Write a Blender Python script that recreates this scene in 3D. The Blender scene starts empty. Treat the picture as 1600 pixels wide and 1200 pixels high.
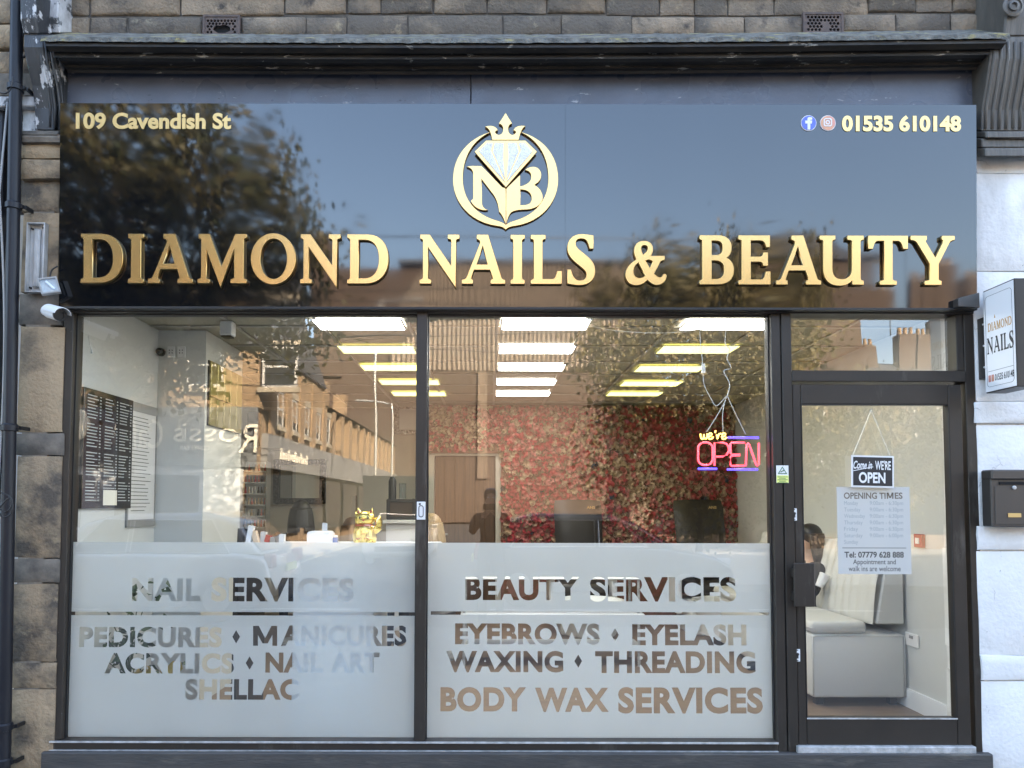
import bpy, bmesh, math, random
import numpy as np
from mathutils import Vector, Matrix, Euler
R = random.Random(7)
sc = bpy.context.scene
COL = sc.collection
rad = math.radians

# ------------------------------------------------------------------ camera, sky, sun, exposure
F, PX, PY, PITCH, ROLL = 1109.0, 765.0, 735.0, math.atan(52 / 1109.0), 0.002
CAM = Vector((0, -4.0, 1.5))
CM = (Matrix.Rotation(math.pi / 2 + PITCH, 4, 'X') @ Matrix.Rotation(ROLL, 4, 'Z'))
cd = bpy.data.cameras.new('camera')
cd.sensor_fit = 'HORIZONTAL'; cd.sensor_width = 36; cd.lens = 36 * F / 1600
cd.shift_x = (800 - PX) / 1600; cd.shift_y = (PY - 600) / 1600
cd.clip_start = 0.02; cd.clip_end = 1500
cam = bpy.data.objects.new('camera', cd); COL.objects.link(cam)
cam.matrix_world = Matrix.Translation(CAM) @ CM
sc.camera = cam
SUN_EL, SUN_ROT = rad(29), rad(34)
w = bpy.data.worlds.new('World'); sc.world = w; w.use_nodes = True
nt = w.node_tree
sky = nt.nodes.new('ShaderNodeTexSky'); sky.sky_type = 'NISHITA'; sky.sun_disc = False
sky.sun_elevation = SUN_EL; sky.sun_rotation = SUN_ROT; sky.dust_density = 4.0; sky.air_density = 1.0; sky.ozone_density = 0.35
bg = nt.nodes['Background']; bg.inputs[1].default_value = 0.15
nt.links.new(sky.outputs[0], bg.inputs[0])
sd = bpy.data.lights.new('sun', 'SUN'); sd.energy = 5.0; sd.angle = rad(0.6); sd.color = (1, 0.83, 0.62)
so = bpy.data.objects.new('sun', sd); COL.objects.link(so); so.location = (8, 14, 20)
to_sun = Vector((math.sin(SUN_ROT) * math.cos(SUN_EL), math.cos(SUN_ROT) * math.cos(SUN_EL), math.sin(SUN_EL)))
so.rotation_euler = to_sun.to_track_quat('Z', 'Y').to_euler()
vs = sc.view_settings
vs.view_transform = 'Standard'; vs.look = 'None'; vs.gamma = 1; vs.use_curve_mapping = False
vs.exposure = 3.27
sc.cycles.transparent_max_bounces = 24
sc.cycles.max_bounces = 10

# ------------------------------------------------------------------ helpers
def ray(px, py):
    return (CM.to_3x3() @ Vector(((px - PX) / F, -(py - PY) / F, -1.0)))
def P(px, py, y=0.0):
    d = ray(px, py); t = (y - CAM.y) / d.y
    return CAM + d * t
def PXz(px, py, x):
    d = ray(px, py); t = (x - CAM.x) / d.x
    return CAM + d * t
def RV(px, py, d):                      # a place across the street that the shop glass mirrors to this point
    p = P(px, py, d - 4.0); return Vector((p.x, -p.y, p.z))
ORG = {}
def link(o, parent=None):
    COL.objects.link(o)
    if parent is not None: o.parent = parent
    return o
def tag(o, label=None, cat=None, group=None, kind=None):
    if label: o['label'] = label
    if cat: o['category'] = cat
    if group: o['group'] = group
    if kind: o['kind'] = kind
    return o
def thing(name, label, cat, loc=(0, 0, 0), group=None):
    o = bpy.data.objects.new(name, None); o.empty_display_size = .1
    o.location = loc; COL.objects.link(o); ORG[o.name] = Vector(loc)
    return tag(o, label, cat, group)
def smooth(me, ang=40):
    me.shade_auto_smooth = None if False else None
class MB:
    def __init__(s): s.bm = bmesh.new()
    def box(s, a, b):
        a, b = Vector(a), Vector(b)
        lo = Vector(map(min, a, b)); hi = Vector(map(max, a, b))
        v = [s.bm.verts.new((x, y, z)) for x in (lo.x, hi.x) for y in (lo.y, hi.y) for z in (lo.z, hi.z)]
        for f in ((0, 1, 3, 2), (4, 6, 7, 5), (0, 4, 5, 1), (2, 3, 7, 6), (0, 2, 6, 4), (1, 5, 7, 3)):
            s.bm.faces.new([v[i] for i in f])
        return s
    def obox(s, c, sz, m=None):
        m = m or Matrix(); c = Vector(c)
        v = [s.bm.verts.new(c + m.to_3x3() @ Vector((x * sz[0] / 2, y * sz[1] / 2, z * sz[2] / 2))) for x in (-1, 1) for y in (-1, 1) for z in (-1, 1)]
        for f in ((0, 1, 3, 2), (4, 6, 7, 5), (0, 4, 5, 1), (2, 3, 7, 6), (0, 2, 6, 4), (1, 5, 7, 3)):
            s.bm.faces.new([v[i] for i in f])
        return s
    def poly(s, pts):
        s.bm.faces.new([s.bm.verts.new(p) for p in pts]); return s
    def prism(s, pts, d):
        d = Vector(d); a = [s.bm.verts.new(p) for p in pts]; b = [s.bm.verts.new(Vector(p) + d) for p in pts]
        n = len(a); s.bm.faces.new(a); s.bm.faces.new(b[::-1])
        for i in range(n): s.bm.faces.new((a[i], b[i], b[(i + 1) % n], a[(i + 1) % n]))
        return s
    def tube(s, pts, r, n=8, cap=True):
        pts = [Vector(p) for p in pts]; rs = r if isinstance(r, (list, tuple)) else [r] * len(pts)
        rings = []; ref = None
        for i, p in enumerate(pts):
            t = (pts[min(i + 1, len(pts) - 1)] - pts[max(i - 1, 0)]).normalized()
            if ref is None or abs(ref.dot(t)) > .95: ref = Vector((0, 0, 1)) if abs(t.z) < .9 else Vector((1, 0, 0))
            u = t.cross(ref).normalized(); v = t.cross(u).normalized(); ref = -v if False else ref
            rings.append([s.bm.verts.new(p + (u * math.cos(2 * math.pi * k / n) + v * math.sin(2 * math.pi * k / n)) * rs[i]) for k in range(n)])
        for a, b in zip(rings, rings[1:]):
            for k in range(n): s.bm.faces.new((a[k], a[(k + 1) % n], b[(k + 1) % n], b[k]))
        if cap: s.bm.faces.new(rings[0][::-1]); s.bm.faces.new(rings[-1])
        return s
    def lathe(s, prof, c, n=16, m=None):
        m = m or Matrix(); c = Vector(c); rings = []
        for r, z in prof:
            rings.append([s.bm.verts.new(c + m.to_3x3() @ Vector((r * math.cos(2 * math.pi * k / n), r * math.sin(2 * math.pi * k / n), z))) for k in range(n)])
        for a, b in zip(rings, rings[1:]):
            for k in range(n): s.bm.faces.new((a[k], a[(k + 1) % n], b[(k + 1) % n], b[k]))
        s.bm.faces.new(rings[0][::-1]); s.bm.faces.new(rings[-1]); return s
    def ball(s, c, r, sc3=(1, 1, 1), seg=12, m=None):
        m = m or Matrix()
        mm = Matrix.Translation(Vector(c)) @ m.to_4x4() @ Matrix.Diagonal((r * sc3[0], r * sc3[1], r * sc3[2], 1))
        bmesh.ops.create_uvsphere(s.bm, u_segments=seg, v_segments=max(6, seg * 2 // 3), radius=1, matrix=mm); return s
    def add(s, me, m=None):
        n = len(s.bm.verts); s.bm.from_mesh(me)
        if m is not None:
            s.bm.verts.ensure_lookup_table()
            bmesh.ops.transform(s.bm, matrix=m, verts=s.bm.verts[n:])
        return s
    def build(s, name, mat, parent=None, bevel=0, sm=False, seg=1, **k):
        if bevel:
            bmesh.ops.remove_doubles(s.bm, verts=s.bm.verts[:], dist=1e-6)
            bmesh.ops.bevel(s.bm, geom=[e for e in s.bm.edges if len(e.link_faces) == 2 and e.calc_face_angle(0) > .6], offset=bevel, segments=seg, affect='EDGES', profile=.5, clamp_overlap=True)
        bmesh.ops.recalc_face_normals(s.bm, faces=s.bm.faces[:])
        me = bpy.data.meshes.new(name); s.bm.to_mesh(me); s.bm.free()
        return mesh_obj(name, me, mat, parent, sm, **k)
def mesh_obj(name, me, mat, parent=None, sm=False, label=None, cat=None, group=None, kind=None, local=False):
    o = bpy.data.objects.new(name, me); link(o, parent)
    org = ORG.get(parent.name, Vector()) if parent is not None else Vector()
    if not local and org.length: me.transform(Matrix.Translation(-org))
    ORG[o.name] = org
    if mat is not None and not len(me.materials): me.materials.append(mat)
    if sm: me.shade_smooth() if sm is True else me.set_sharp_from_angle(angle=rad(sm))
    if sm and sm is not True:
        me.shade_smooth(); me.set_sharp_from_angle(angle=rad(sm))
    return tag(o, label, cat, group, kind)
DG = None
def eval_mesh(o):
    dg = bpy.context.evaluated_depsgraph_get()
    me = bpy.data.meshes.new_from_object(o.evaluated_get(dg), depsgraph=dg)
    return me
def curve_mesh(polys, extrude=0, bevel=0):
    """flat outline polygons (even-odd) -> mesh in the XY plane"""
    c = bpy.data.curves.new('outline', 'CURVE'); c.dimensions = '2D'; c.fill_mode = 'BOTH'
    c.extrude = extrude; c.bevel_depth = bevel; c.bevel_resolution = 0
    for pl in polys:
        sp = c.splines.new('POLY'); sp.points.add(len(pl) - 1)
        for q, p in zip(sp.points, pl): q.co = (p[0], p[1], 0, 1)
        sp.use_cyclic_u = True
    o = bpy.data.objects.new('outline', c); COL.objects.link(o)
    me = eval_mesh(o); bpy.data.objects.remove(o); bpy.data.curves.remove(c)
    return me
def text_mesh(s, off=0.0, extrude=0, shear=0, space=1.0, bevel=0):
    c = bpy.data.curves.new('txt', 'FONT'); c.body = s; c.offset = off; c.extrude = extrude; c.shear = shear
    c.space_character = space; c.resolution_u = 5; c.bevel_depth = bevel; c.bevel_resolution = 0
    o = bpy.data.objects.new('txt', c); COL.objects.link(o)
    me = eval_mesh(o); bpy.data.objects.remove(o); bpy.data.curves.remove(c)
    me.materials.clear(); return me
def fit(me, x0, x1, z0, z1):
    """scale a text mesh (XY) to a box"""
    co = np.empty(len(me.vertices) * 3, np.float32); me.vertices.foreach_get('co', co); co = co.reshape(-1, 3)
    lo, hi = co.min(0), co.max(0)
    co[:, 0] = x0 + (co[:, 0] - lo[0]) / (hi[0] - lo[0]) * (x1 - x0)
    co[:, 1] = z0 + (co[:, 1] - lo[1]) / (hi[1] - lo[1]) * (z1 - z0)
    me.vertices.foreach_set('co', co.ravel()); me.update(); return me
def loops(me):
    cnt = {}
    for p in me.polygons:
        for a, b in p.edge_keys:
            cnt[(a, b)] = cnt.get((a, b), 0) + 1
    nx = {}
    for (a, b), n in cnt.items():
        if n == 1: nx.setdefault(a, []).append(b); nx.setdefault(b, []).append(a)
    out = []; seen = set()
    for st in list(nx):
        if st in seen: continue
        l = [st]; seen.add(st); cur = st
        while True:
            t = [q for q in nx[cur] if q not in seen]
            if not t: break
            cur = t[0]; seen.add(cur); l.append(cur)
        if len(l) > 2: out.append([tuple(me.vertices[i].co[:2]) for i in l])
    return out
XZ = Matrix(((1, 0, 0, 0), (0, 0, -1, 0), (0, 1, 0, 0), (0, 0, 0, 1)))      # XY plane -> XZ plane, facing -Y
def svg(path, n=8):
    toks = path.replace(',', ' ').split(); out = []; cur = None; pl = None; i = 0; cmd = None
    def num():
        nonlocal i
        v = float(toks[i]); i += 1; return v
    while i < len(toks):
        if toks[i][0].isalpha() and len(toks[i]) > 1: toks[i:i + 1] = [toks[i][0], toks[i][1:]]
        if toks[i].isalpha():
            cmd = toks[i]; i += 1
            if cmd == 'Z': continue
        if cmd == 'M': pl = []; out.append(pl); cur = (num(), num()); pl.append(cur); cmd = 'L'
        elif cmd == 'L': cur = (num(), num()); pl.append(cur)
        elif cmd == 'C':
            a = (num(), num()); b = (num(), num()); e = (num(), num())
            for k in range(1, n + 1):
                t = k / n; u = 1 - t
                pl.append(tuple(u ** 3 * cur[j] + 3 * u * u * t * a[j] + 3 * u * t * t * b[j] + t ** 3 * e[j] for j in (0, 1)))
            cur = e
    for pl in out:
        if math.dist(pl[0], pl[-1]) < 1e-6: pl.pop()
    return out
def ell(cx, cy, rx, ry, n=40):
    return [(cx + rx * math.cos(2 * math.pi * k / n), cy + ry * math.sin(2 * math.pi * k / n)) for k in range(n)]
def bez(p, n=8):
    """smooth path through points (Catmull-Rom)"""
    p = [Vector(q) for q in p]; out = []
    for i in range(len(p) - 1):
        a, b, c, d = p[max(i - 1, 0)], p[i], p[i + 1], p[min(i + 2, len(p) - 1)]
        for k in range(n):
            t = k / n
            out.append(.5 * ((2 * b) + (c - a) * t + (2 * a - 5 * b + 4 * c - d) * t * t + (3 * b - a - 3 * c + d) * t ** 3))
    out.append(p[-1]); return out
def dup(o, parent=None, **k):
    c = o.copy(); link(c, parent); return c
def dup_tree(o, loc=None, rz=None, label=None):
    r = o.copy(); COL.objects.link(r); ORG[r.name] = ORG.get(o.name, Vector())
    if loc is not None: r.location = loc
    if rz is not None: r.rotation_euler[2] = rz
    if label: r['label'] = label
    for ch in list(o.children):
        c = ch.copy(); COL.objects.link(c); c.parent = r
        for g in list(ch.children):
            d = g.copy(); COL.objects.link(d); d.parent = c
    return r

# ------------------------------------------------------------------ materials
def mat(name, col, rough=.5, metal=0, var=None, col2=None, scale=6, detail=6, bump=0, bscale=40, spec=.5, rand=0, emit=None, es=1, contrast=(.35, .65), stretch=(1, 1, 1), coat=0, rvar=0):
    m = bpy.data.materials.new(name); m.use_nodes = True; t = m.node_tree; b = t.nodes['Principled BSDF']
    b.inputs['Base Color'].default_value = (*col, 1); b.inputs['Roughness'].default_value = rough
    b.inputs['Metallic'].default_value = metal; b.inputs['Specular IOR Level'].default_value = spec
    b.inputs['Coat Weight'].default_value = coat
    if emit: b.inputs['Emission Color'].default_value = (*emit, 1); b.inputs['Emission Strength'].default_value = es
    if col2 or bump or rand or rvar:
        tc = t.nodes.new('ShaderNodeTexCoord'); mp = t.nodes.new('ShaderNodeMapping'); mp.inputs['Scale'].default_value = stretch
        t.links.new(tc.outputs['Object'], mp.inputs[0]); vec = mp.outputs[0]
        if rand:
            oi = t.nodes.new('ShaderNodeObjectInfo'); ad = t.nodes.new('ShaderNodeVectorMath'); ad.operation = 'MULTIPLY_ADD'
            cx = t.nodes.new('ShaderNodeCombineXYZ')
            for k in range(3): t.links.new(oi.outputs['Random'], cx.inputs[k])
            ad.inputs[1].default_value = (37, 53, 71); t.links.new(cx.outputs[0], ad.inputs[0]); t.links.new(vec, ad.inputs[2]); vec = ad.outputs[0]
    if col2:
        n = t.nodes.new('ShaderNodeTexNoise'); n.inputs['Scale'].default_value = scale; n.inputs['Detail'].default_value = detail; n.inputs['Roughness'].default_value = .62
        t.links.new(vec, n.inputs['Vector'])
        mr = t.nodes.new('ShaderNodeMapRange'); mr.inputs[1].default_value = contrast[0]; mr.inputs[2].default_value = contrast[1]
        t.links.new(n.outputs[0], mr.inputs[0])
        fac = mr.outputs[0]
        if rand:
            ma = t.nodes.new('ShaderNodeMath'); ma.operation = 'MULTIPLY_ADD'; ma.inputs[1].default_value = rand; ma.use_clamp = True
            sb = t.nodes.new('ShaderNodeMath'); sb.operation = 'SUBTRACT'; sb.inputs[1].default_value = rand * .5
            t.links.new(oi.outputs['Random'], ma.inputs[0]); t.links.new(fac, sb.inputs[0]); t.links.new(sb.outputs[0], ma.inputs[2]); fac = ma.outputs[0]
        mx = t.nodes.new('ShaderNodeMix'); mx.data_type = 'RGBA'
        mx.inputs[6].default_value = (*col, 1); mx.inputs[7].default_value = (*col2, 1)
        t.links.new(fac, mx.inputs[0]); t.links.new(mx.outputs[2], b.inputs['Base Color'])
        m['mix'] = mx.name
    if bump:
        n2 = t.nodes.new('ShaderNodeTexNoise'); n2.inputs['Scale'].default_value = bscale; n2.inputs['Detail'].default_value = 5
        t.links.new(vec, n2.inputs['Vector']); bp = t.nodes.new('ShaderNodeBump'); bp.inputs['Strength'].default_value = bump; bp.inputs['Distance'].default_value = .01
        t.links.new(n2.outputs[0], bp.inputs['Height']); t.links.new(bp.outputs[0], b.inputs['Normal'])
    if rvar:
        n3 = t.nodes.new('ShaderNodeTexNoise'); n3.inputs['Scale'].default_value = 5; t.links.new(vec, n3.inputs['Vector'])
        m3 = t.nodes.new('ShaderNodeMapRange'); m3.inputs[1].default_value = .3; m3.inputs[2].default_value = .7; m3.inputs[3].default_value = rough - rvar; m3.inputs[4].default_value = rough + rvar
        t.links.new(n3.outputs[0], m3.inputs[0]); t.links.new(m3.outputs[0], b.inputs['Roughness'])
    return m
def layer(m, col, scale, lo, hi, stretch=(1, 1, 1), detail=8, seed=0):
    """a second stain / flake colour over a material's base colour, with a shape of its own"""
    t = m.node_tree; b = t.nodes['Principled BSDF']; inp = b.inputs['Base Color']
    tc = t.nodes.new('ShaderNodeTexCoord'); mp = t.nodes.new('ShaderNodeMapping'); mp.inputs['Scale'].default_value = stretch; mp.inputs['Location'].default_value = (seed, seed * 1.7, seed * .3)
    t.links.new(tc.outputs['Object'], mp.inputs[0])
    n = t.nodes.new('ShaderNodeTexNoise'); n.inputs['Scale'].default_value = scale; n.inputs['Detail'].default_value = detail; n.inputs['Roughness'].default_value = .65
    t.links.new(mp.outputs[0], n.inputs['Vector'])
    mr = t.nodes.new('ShaderNodeMapRange'); mr.inputs[1].default_value = lo; mr.inputs[2].default_value = hi; t.links.new(n.outputs[0], mr.inputs[0])
    mx = t.nodes.new('ShaderNodeMix'); mx.data_type = 'RGBA'; mx.inputs[7].default_value = (*col, 1)
    if inp.links: t.links.new(inp.links[0].from_socket, mx.inputs[6])
    else: mx.inputs[6].default_value = inp.default_value
    t.links.new(mr.outputs[0], mx.inputs[0]); t.links.new(mx.outputs[2], inp); return m
def glass_mat(name, refl=2.0, tint=(.965, .975, .965), wave=.0, ior=1.5):
    m = bpy.data.materials.new(name); m.use_nodes = True; t = m.node_tree; t.nodes.remove(t.nodes['Principled BSDF'])
    tr = t.nodes.new('ShaderNodeBsdfTransparent'); tr.inputs[0].default_value = (*tint, 1)
    gl = t.nodes.new('ShaderNodeBsdfGlossy'); gl.inputs['Roughness'].default_value = 0.0; gl.inputs[0].default_value = (1, 1, 1, 1)
    fr = t.nodes.new('ShaderNodeFresnel'); fr.inputs[0].default_value = ior
    mu = t.nodes.new('ShaderNodeMath'); mu.operation = 'MULTIPLY'; mu.inputs[1].default_value = refl; mu.use_clamp = True
    mx = t.nodes.new('ShaderNodeMixShader')
    ge = t.nodes.new('ShaderNodeNewGeometry'); inv = t.nodes.new('ShaderNodeMath'); inv.operation = 'SUBTRACT'; inv.inputs[0].default_value = 1; m2 = t.nodes.new('ShaderNodeMath'); m2.operation = 'MULTIPLY'
    t.links.new(ge.outputs['Backfacing'], inv.inputs[1]); t.links.new(fr.outputs[0], mu.inputs[0]); t.links.new(mu.outputs[0], m2.inputs[0]); t.links.new(inv.outputs[0], m2.inputs[1]); t.links.new(m2.outputs[0], mx.inputs[0]); t.links.new(tr.outputs[0], mx.inputs[1]); t.links.new(gl.outputs[0], mx.inputs[2])
    t.links.new(mx.outputs[0], t.nodes['Material Output'].inputs[0])
    if wave:
        tc = t.nodes.new('ShaderNodeTexCoord'); n = t.nodes.new('ShaderNodeTexNoise'); n.inputs['Scale'].default_value = 1.6; n.inputs['Detail'].default_value = 1
        bp = t.nodes.new('ShaderNodeBump'); bp.inputs['Strength'].default_value = 1; bp.inputs['Distance'].default_value = wave
        t.links.new(tc.outputs['Object'], n.inputs['Vector']); t.links.new(n.outputs[0], bp.inputs['Height']); t.links.new(bp.outputs[0], gl.inputs['Normal'])
    return m

M = {}
M['stone'] = mat('weathered_sandstone', (.36, .27, .17), .9, col2=(.095, .08, .064), scale=5, rand=.65, bump=.9, bscale=55, contrast=(.40, .66), spec=.2)
layer(M['stone'], (.30, .235, .15), 9, .60, .72, seed=3)
M['stone_top'] = mat('soot_greyed_sandstone', (.30, .235, .165), .9, col2=(.125, .108, .088), scale=4, rand=.9, bump=1.0, bscale=60, contrast=(.3, .6), spec=.2)
layer(M['stone_top'], (.30, .25, .17), 12, .60, .72, seed=5); layer(M['stone_top'], (.07, .062, .055), 7, .58, .70, seed=15)
M['mortar'] = mat('old_mortar', (.12, .105, .085), .95, col2=(.05, .045, .04), scale=9, bump=.5)
M['mortarlt'] = mat('pale_mortar', (.24, .205, .16), .95, col2=(.13, .11, .09), scale=12, bump=.5)
M['sootband'] = mat('sooty_stone_band', (.20, .17, .135), .9, col2=(.08, .072, .06), scale=7, bump=.4, rand=.3)
M['oldpaint'] = mat('old_black_paint', (.019, .019, .020), .45, col2=(.045, .040, .033), scale=7, spec=.25, bump=.45, bscale=30, stretch=(.5, 1, 3))
layer(M['oldpaint'], (.30, .28, .24), 16, .635, .655, stretch=(.45, 1, 1.4), seed=2)
M['consolepaint'] = mat('flaking_console_paint', (.023, .026, .031), .5, col2=(.04, .042, .044), scale=6, bump=.5, bscale=25, stretch=(2, 1, .5))
layer(M['consolepaint'], (.07, .13, .10), 9, .63, .70, seed=9)
layer(M['consolepaint'], (.50, .50, .50), 8, .565, .60, stretch=(1.4, 1, .7), seed=4)
M['flakewhite'] = mat('flaking_white_paint', (.55, .56, .57), .7, col2=(.22, .215, .21), scale=9, bump=.5, bscale=25, stretch=(1.5, 1, .6))
layer(M['flakewhite'], (.05, .055, .06), 8, .53, .57, seed=6)
M['consolegrey'] = mat('grey_brown_console_paint', (.115, .105, .088), .55, col2=(.07, .064, .055), scale=9, bump=.3, bscale=30, stretch=(4, 1, .35))
layer(M['consolegrey'], (.26, .25, .23), 14, .66, .70, stretch=(2, 1, .3), seed=8)
M['lead'] = mat('lichen_lead', (.20, .195, .17), .9, col2=(.075, .073, .066), scale=16, bump=1.2, bscale=60, spec=.2)
layer(M['lead'], (.34, .29, .12), 11, .56, .66, stretch=(.5, 1, 1), seed=5)
M['fasciablue'] = mat('grey_blue_old_gloss', (.095, .105, .135), .30, col2=(.075, .083, .105), scale=3, bump=.12, bscale=70, rvar=.08)
layer(M['fasciablue'], (.30, .30, .31), 22, .655, .68, stretch=(.5, 1, 1.6), seed=1)
layer(M['fasciablue'], (.03, .03, .035), 20, .66, .69, stretch=(.6, 1, 1.5), seed=12)
M['sign'] = mat('black_gloss_sign_panel', (.004, .0045, .006), .045, spec=.72, rvar=.015); M['sign'].node_tree.nodes['Principled BSDF'].inputs['IOR'].default_value = 1.6
M['gold'] = mat('brushed_gold_letter', (.70, .465, .19), .27, 1.0)
M['goldside'] = mat('gold_return_edge', (.62, .42, .16), .3, 1.0)
M['goldflat'] = mat('gold_flat_letter', (.70, .49, .21), .33, .95)
M['glitter'] = mat('silver_glitter', (.9, .9, .9), .4, 0, col2=(.42, .42, .47), scale=230, detail=2, bump=.5, bscale=240, contrast=(.5, .62))
M['alu'] = mat('bronze_grey_frame', (.030, .025, .020), .38, spec=.3, col2=(.038, .031, .025), scale=3, rvar=.05)
M['aludark'] = mat('frame_gasket', (.012, .012, .012), .5)
M['alulight'] = mat('worn_aluminium_edge', (.58, .58, .57), .45, .3, col2=(.32, .32, .31), scale=20)
layer(M['alu'], (.13, .12, .105), 5, .60, .82, stretch=(1, 1, .25), seed=4); layer(M['alu'], (.2, .19, .17), 60, .70, .74, seed=6)
M['plinth'] = mat('painted_dark_plinth', (.040, .039, .037), .6, col2=(.065, .06, .055), scale=9, bump=.3, bscale=50, stretch=(.4, 1, 2)); layer(M['plinth'], (.14, .125, .10), 6, .55, .75, stretch=(.5, 1, 2), seed=3)
M['glass'] = glass_mat('shop_window_glass', 1.0, wave=.0011, ior=2.08)
M['glassfar'] = mat('dark_far_window', (.03, .035, .04), .08, spec=.7)
M['white'] = mat('white_masonry_paint', (.80, .79, .765), .75, col2=(.71, .70, .67), scale=4, bump=.5, bscale=45, spec=.2)
layer(M['white'], (.22, .20, .18), 26, .68, .71, stretch=(1, 1, .6), seed=3); layer(M['white'], (.52, .50, .46), 2.2, .56, .80, stretch=(1.6, 1, .6), seed=8)
def cracks(m, col, scale, width, seed, lo=.52, hi=.60):
    t = m.node_tree; b = t.nodes['Principled BSDF']; inp = b.inputs['Base Color']
    tc = t.nodes.new('ShaderNodeTexCoord'); n = t.nodes.new('ShaderNodeTexNoise'); n.inputs['Scale'].default_value = 5; n.inputs['Detail'].default_value = 6
    ad = t.nodes.new('ShaderNodeMixRGB') if False else t.nodes.new('ShaderNodeVectorMath'); ad.operation = 'MULTIPLY_ADD'; ad.inputs[1].default_value = (.28, .28, .28)
    t.links.new(tc.outputs['Object'], n.inputs['Vector']); t.links.new(n.outputs['Color'], ad.inputs[0]); t.links.new(tc.outputs['Object'], ad.inputs[2])
    v = t.nodes.new('ShaderNodeTexVoronoi'); v.feature = 'DISTANCE_TO_EDGE'; v.inputs['Scale'].default_value = scale; t.links.new(ad.outputs[0], v.inputs['Vector'])
    mr = t.nodes.new('ShaderNodeMapRange'); mr.inputs[1].default_value = 0; mr.inputs[2].default_value = width; mr.inputs[3].default_value = 1; mr.inputs[4].default_value = 0; t.links.new(v.outputs['Distance'], mr.inputs[0])
    n2 = t.nodes.new('ShaderNodeTexNoise'); n2.inputs['Scale'].default_value = 2.3; t.links.new(tc.outputs['Object'], n2.inputs['Vector'])
    m2 = t.nodes.new('ShaderNodeMapRange'); m2.inputs[1].default_value = lo; m2.inputs[2].default_value = hi; t.links.new(n2.outputs[0], m2.inputs[0])
    mu = t.nodes.new('ShaderNodeMath'); mu.operation = 'MULTIPLY'; t.links.new(mr.outputs[0], mu.inputs[0]); t.links.new(m2.outputs[0], mu.inputs[1])
    mx = t.nodes.new('ShaderNodeMix'); mx.data_type = 'RGBA'; mx.inputs[7].default_value = (*col, 1)
    t.links.new(inp.links[0].from_socket, mx.inputs[6]); t.links.new(mu.outputs[0], mx.inputs[0]); t.links.new(mx.outputs[2], inp)
cracks(M['white'], (.34, .32, .30), 2.1, .008, 1, .56, .64)
M['pipe'] = mat('blue_black_pipe_paint', (.009, .010, .014), .4, spec=.3, col2=(.016, .017, .021), scale=6, stretch=(3, 3, .4))
M['black'] = mat('black_plastic', (.012, .012, .013), .4)
M['cable'] = mat('black_cable', (.015, .015, .016), .5)
M['whiteplas'] = mat('white_plastic', (.74, .74, .73), .35)
M['greyplas'] = mat('grey_plastic', (.27, .265, .25), .45)
M['oldwhite'] = mat('weathered_white_metal', (.50, .50, .49), .5, col2=(.30, .29, .27), scale=12, stretch=(2, 1, .5))
M['mailbox'] = mat('dark_bronze_letterbox', (.060, .055, .050), .38, .3)
M['brass'] = mat('dull_brass', (.5, .42, .22), .35, 1)
M['vent'] = mat('cast_iron_vent', (.12, .085, .068), .8, col2=(.07, .055, .05), scale=20)
M['void'] = mat('dark_void', (.004, .004, .004), .9)
M['yellow'] = mat('yellow_sticker', (.75, .78, .22), .5)
M['green'] = mat('dark_green_print', (.05, .16, .06), .5)
M['printblack'] = mat('black_print', (.015, .015, .017), .45)
M['printgrey'] = mat('grey_print', (.09, .085, .075), .6)
M['printpale'] = mat('pale_grey_print', (.40, .42, .41), .6)
M['printbrown'] = mat('brown_print', (.19, .155, .115), .6)
M['printgold'] = mat('orange_gold_print', (.55, .30, .08), .5)
M['fbblue'] = mat('blue_round_icon', (.10, .15, .55), .35)
M['pink'] = mat('pink_round_icon', (.62, .20, .28), .35, col2=(.65, .36, .17), scale=6)
M['red'] = mat('red_plastic', (.35, .03, .03), .4)
M['paper'] = mat('paper', (.62, .61, .59), .7)
# interior
M['wall'] = mat('warm_white_wall', (.46, .43, .37), .7, col2=(.43, .40, .345), scale=3)
M['wallw'] = mat('cool_white_wall', (.60, .605, .58), .6, col2=(.57, .575, .55), scale=3)
M['floor'] = mat('tan_vinyl_floor', (.24, .165, .105), .4, col2=(.18, .12, .08), scale=5, stretch=(.4, 3, 1))
M['tile'] = mat('ceiling_tile', (.36, .345, .285), .9, bump=.3, bscale=120, rand=.1, col2=(.33, .315, .26), scale=30)
M['grid'] = mat('ceiling_grid', (.42, .40, .36), .5)
M['lightw'] = mat('white_light_diffuser', (.8, .8, .8), .6, emit=(1, .985, .95), es=3.6)
M['lighty'] = mat('warm_light_diffuser', (.8, .75, .5), .6, emit=(1, .91, .24), es=.42)
M['wood'] = mat('brown_door_wood', (.095, .050, .024), .45, col2=(.06, .032, .016), scale=5, stretch=(9, 9, .5))
M['leather'] = mat('dark_brown_leather', (.040, .034, .030), .42, bump=.15, bscale=120)
M['sofa'] = mat('white_leather', (.62, .61, .57), .45, bump=.1, bscale=90)
M['goldcat'] = mat('gold_cat_glaze', (.85, .62, .16), .24, .9)
M['catred'] = mat('cat_red_paint', (.45, .06, .04), .4)
M['blacksteel'] = mat('black_frame', (.02, .019, .018), .35)
M['silver'] = mat('silver_frame', (.6, .58, .54), .35, .8, bump=1, bscale=60, col2=(.2, .19, .18), scale=40)
M['mirror'] = mat('mirror_glass', (.75, .76, .75), .03, 1)
M['clearplas'] = glass_mat('clear_plastic', 1.6, (.86, .9, .92))
M['blueplas'] = mat('blue_tub', (.06, .16, .42), .4)
M['cupboard'] = mat('white_gloss_counter', (.82, .84, .86), .3)
M['goldslat'] = mat('olive_gold_slat', (.36, .30, .12), .35, .5)
M['leafdk'] = mat('dark_green_leaf', (.03, .06, .025), .5, col2=(.06, .09, .035), scale=20)
M['petalred'] = mat('red_petal', (.52, .085, .095), .6)
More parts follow.
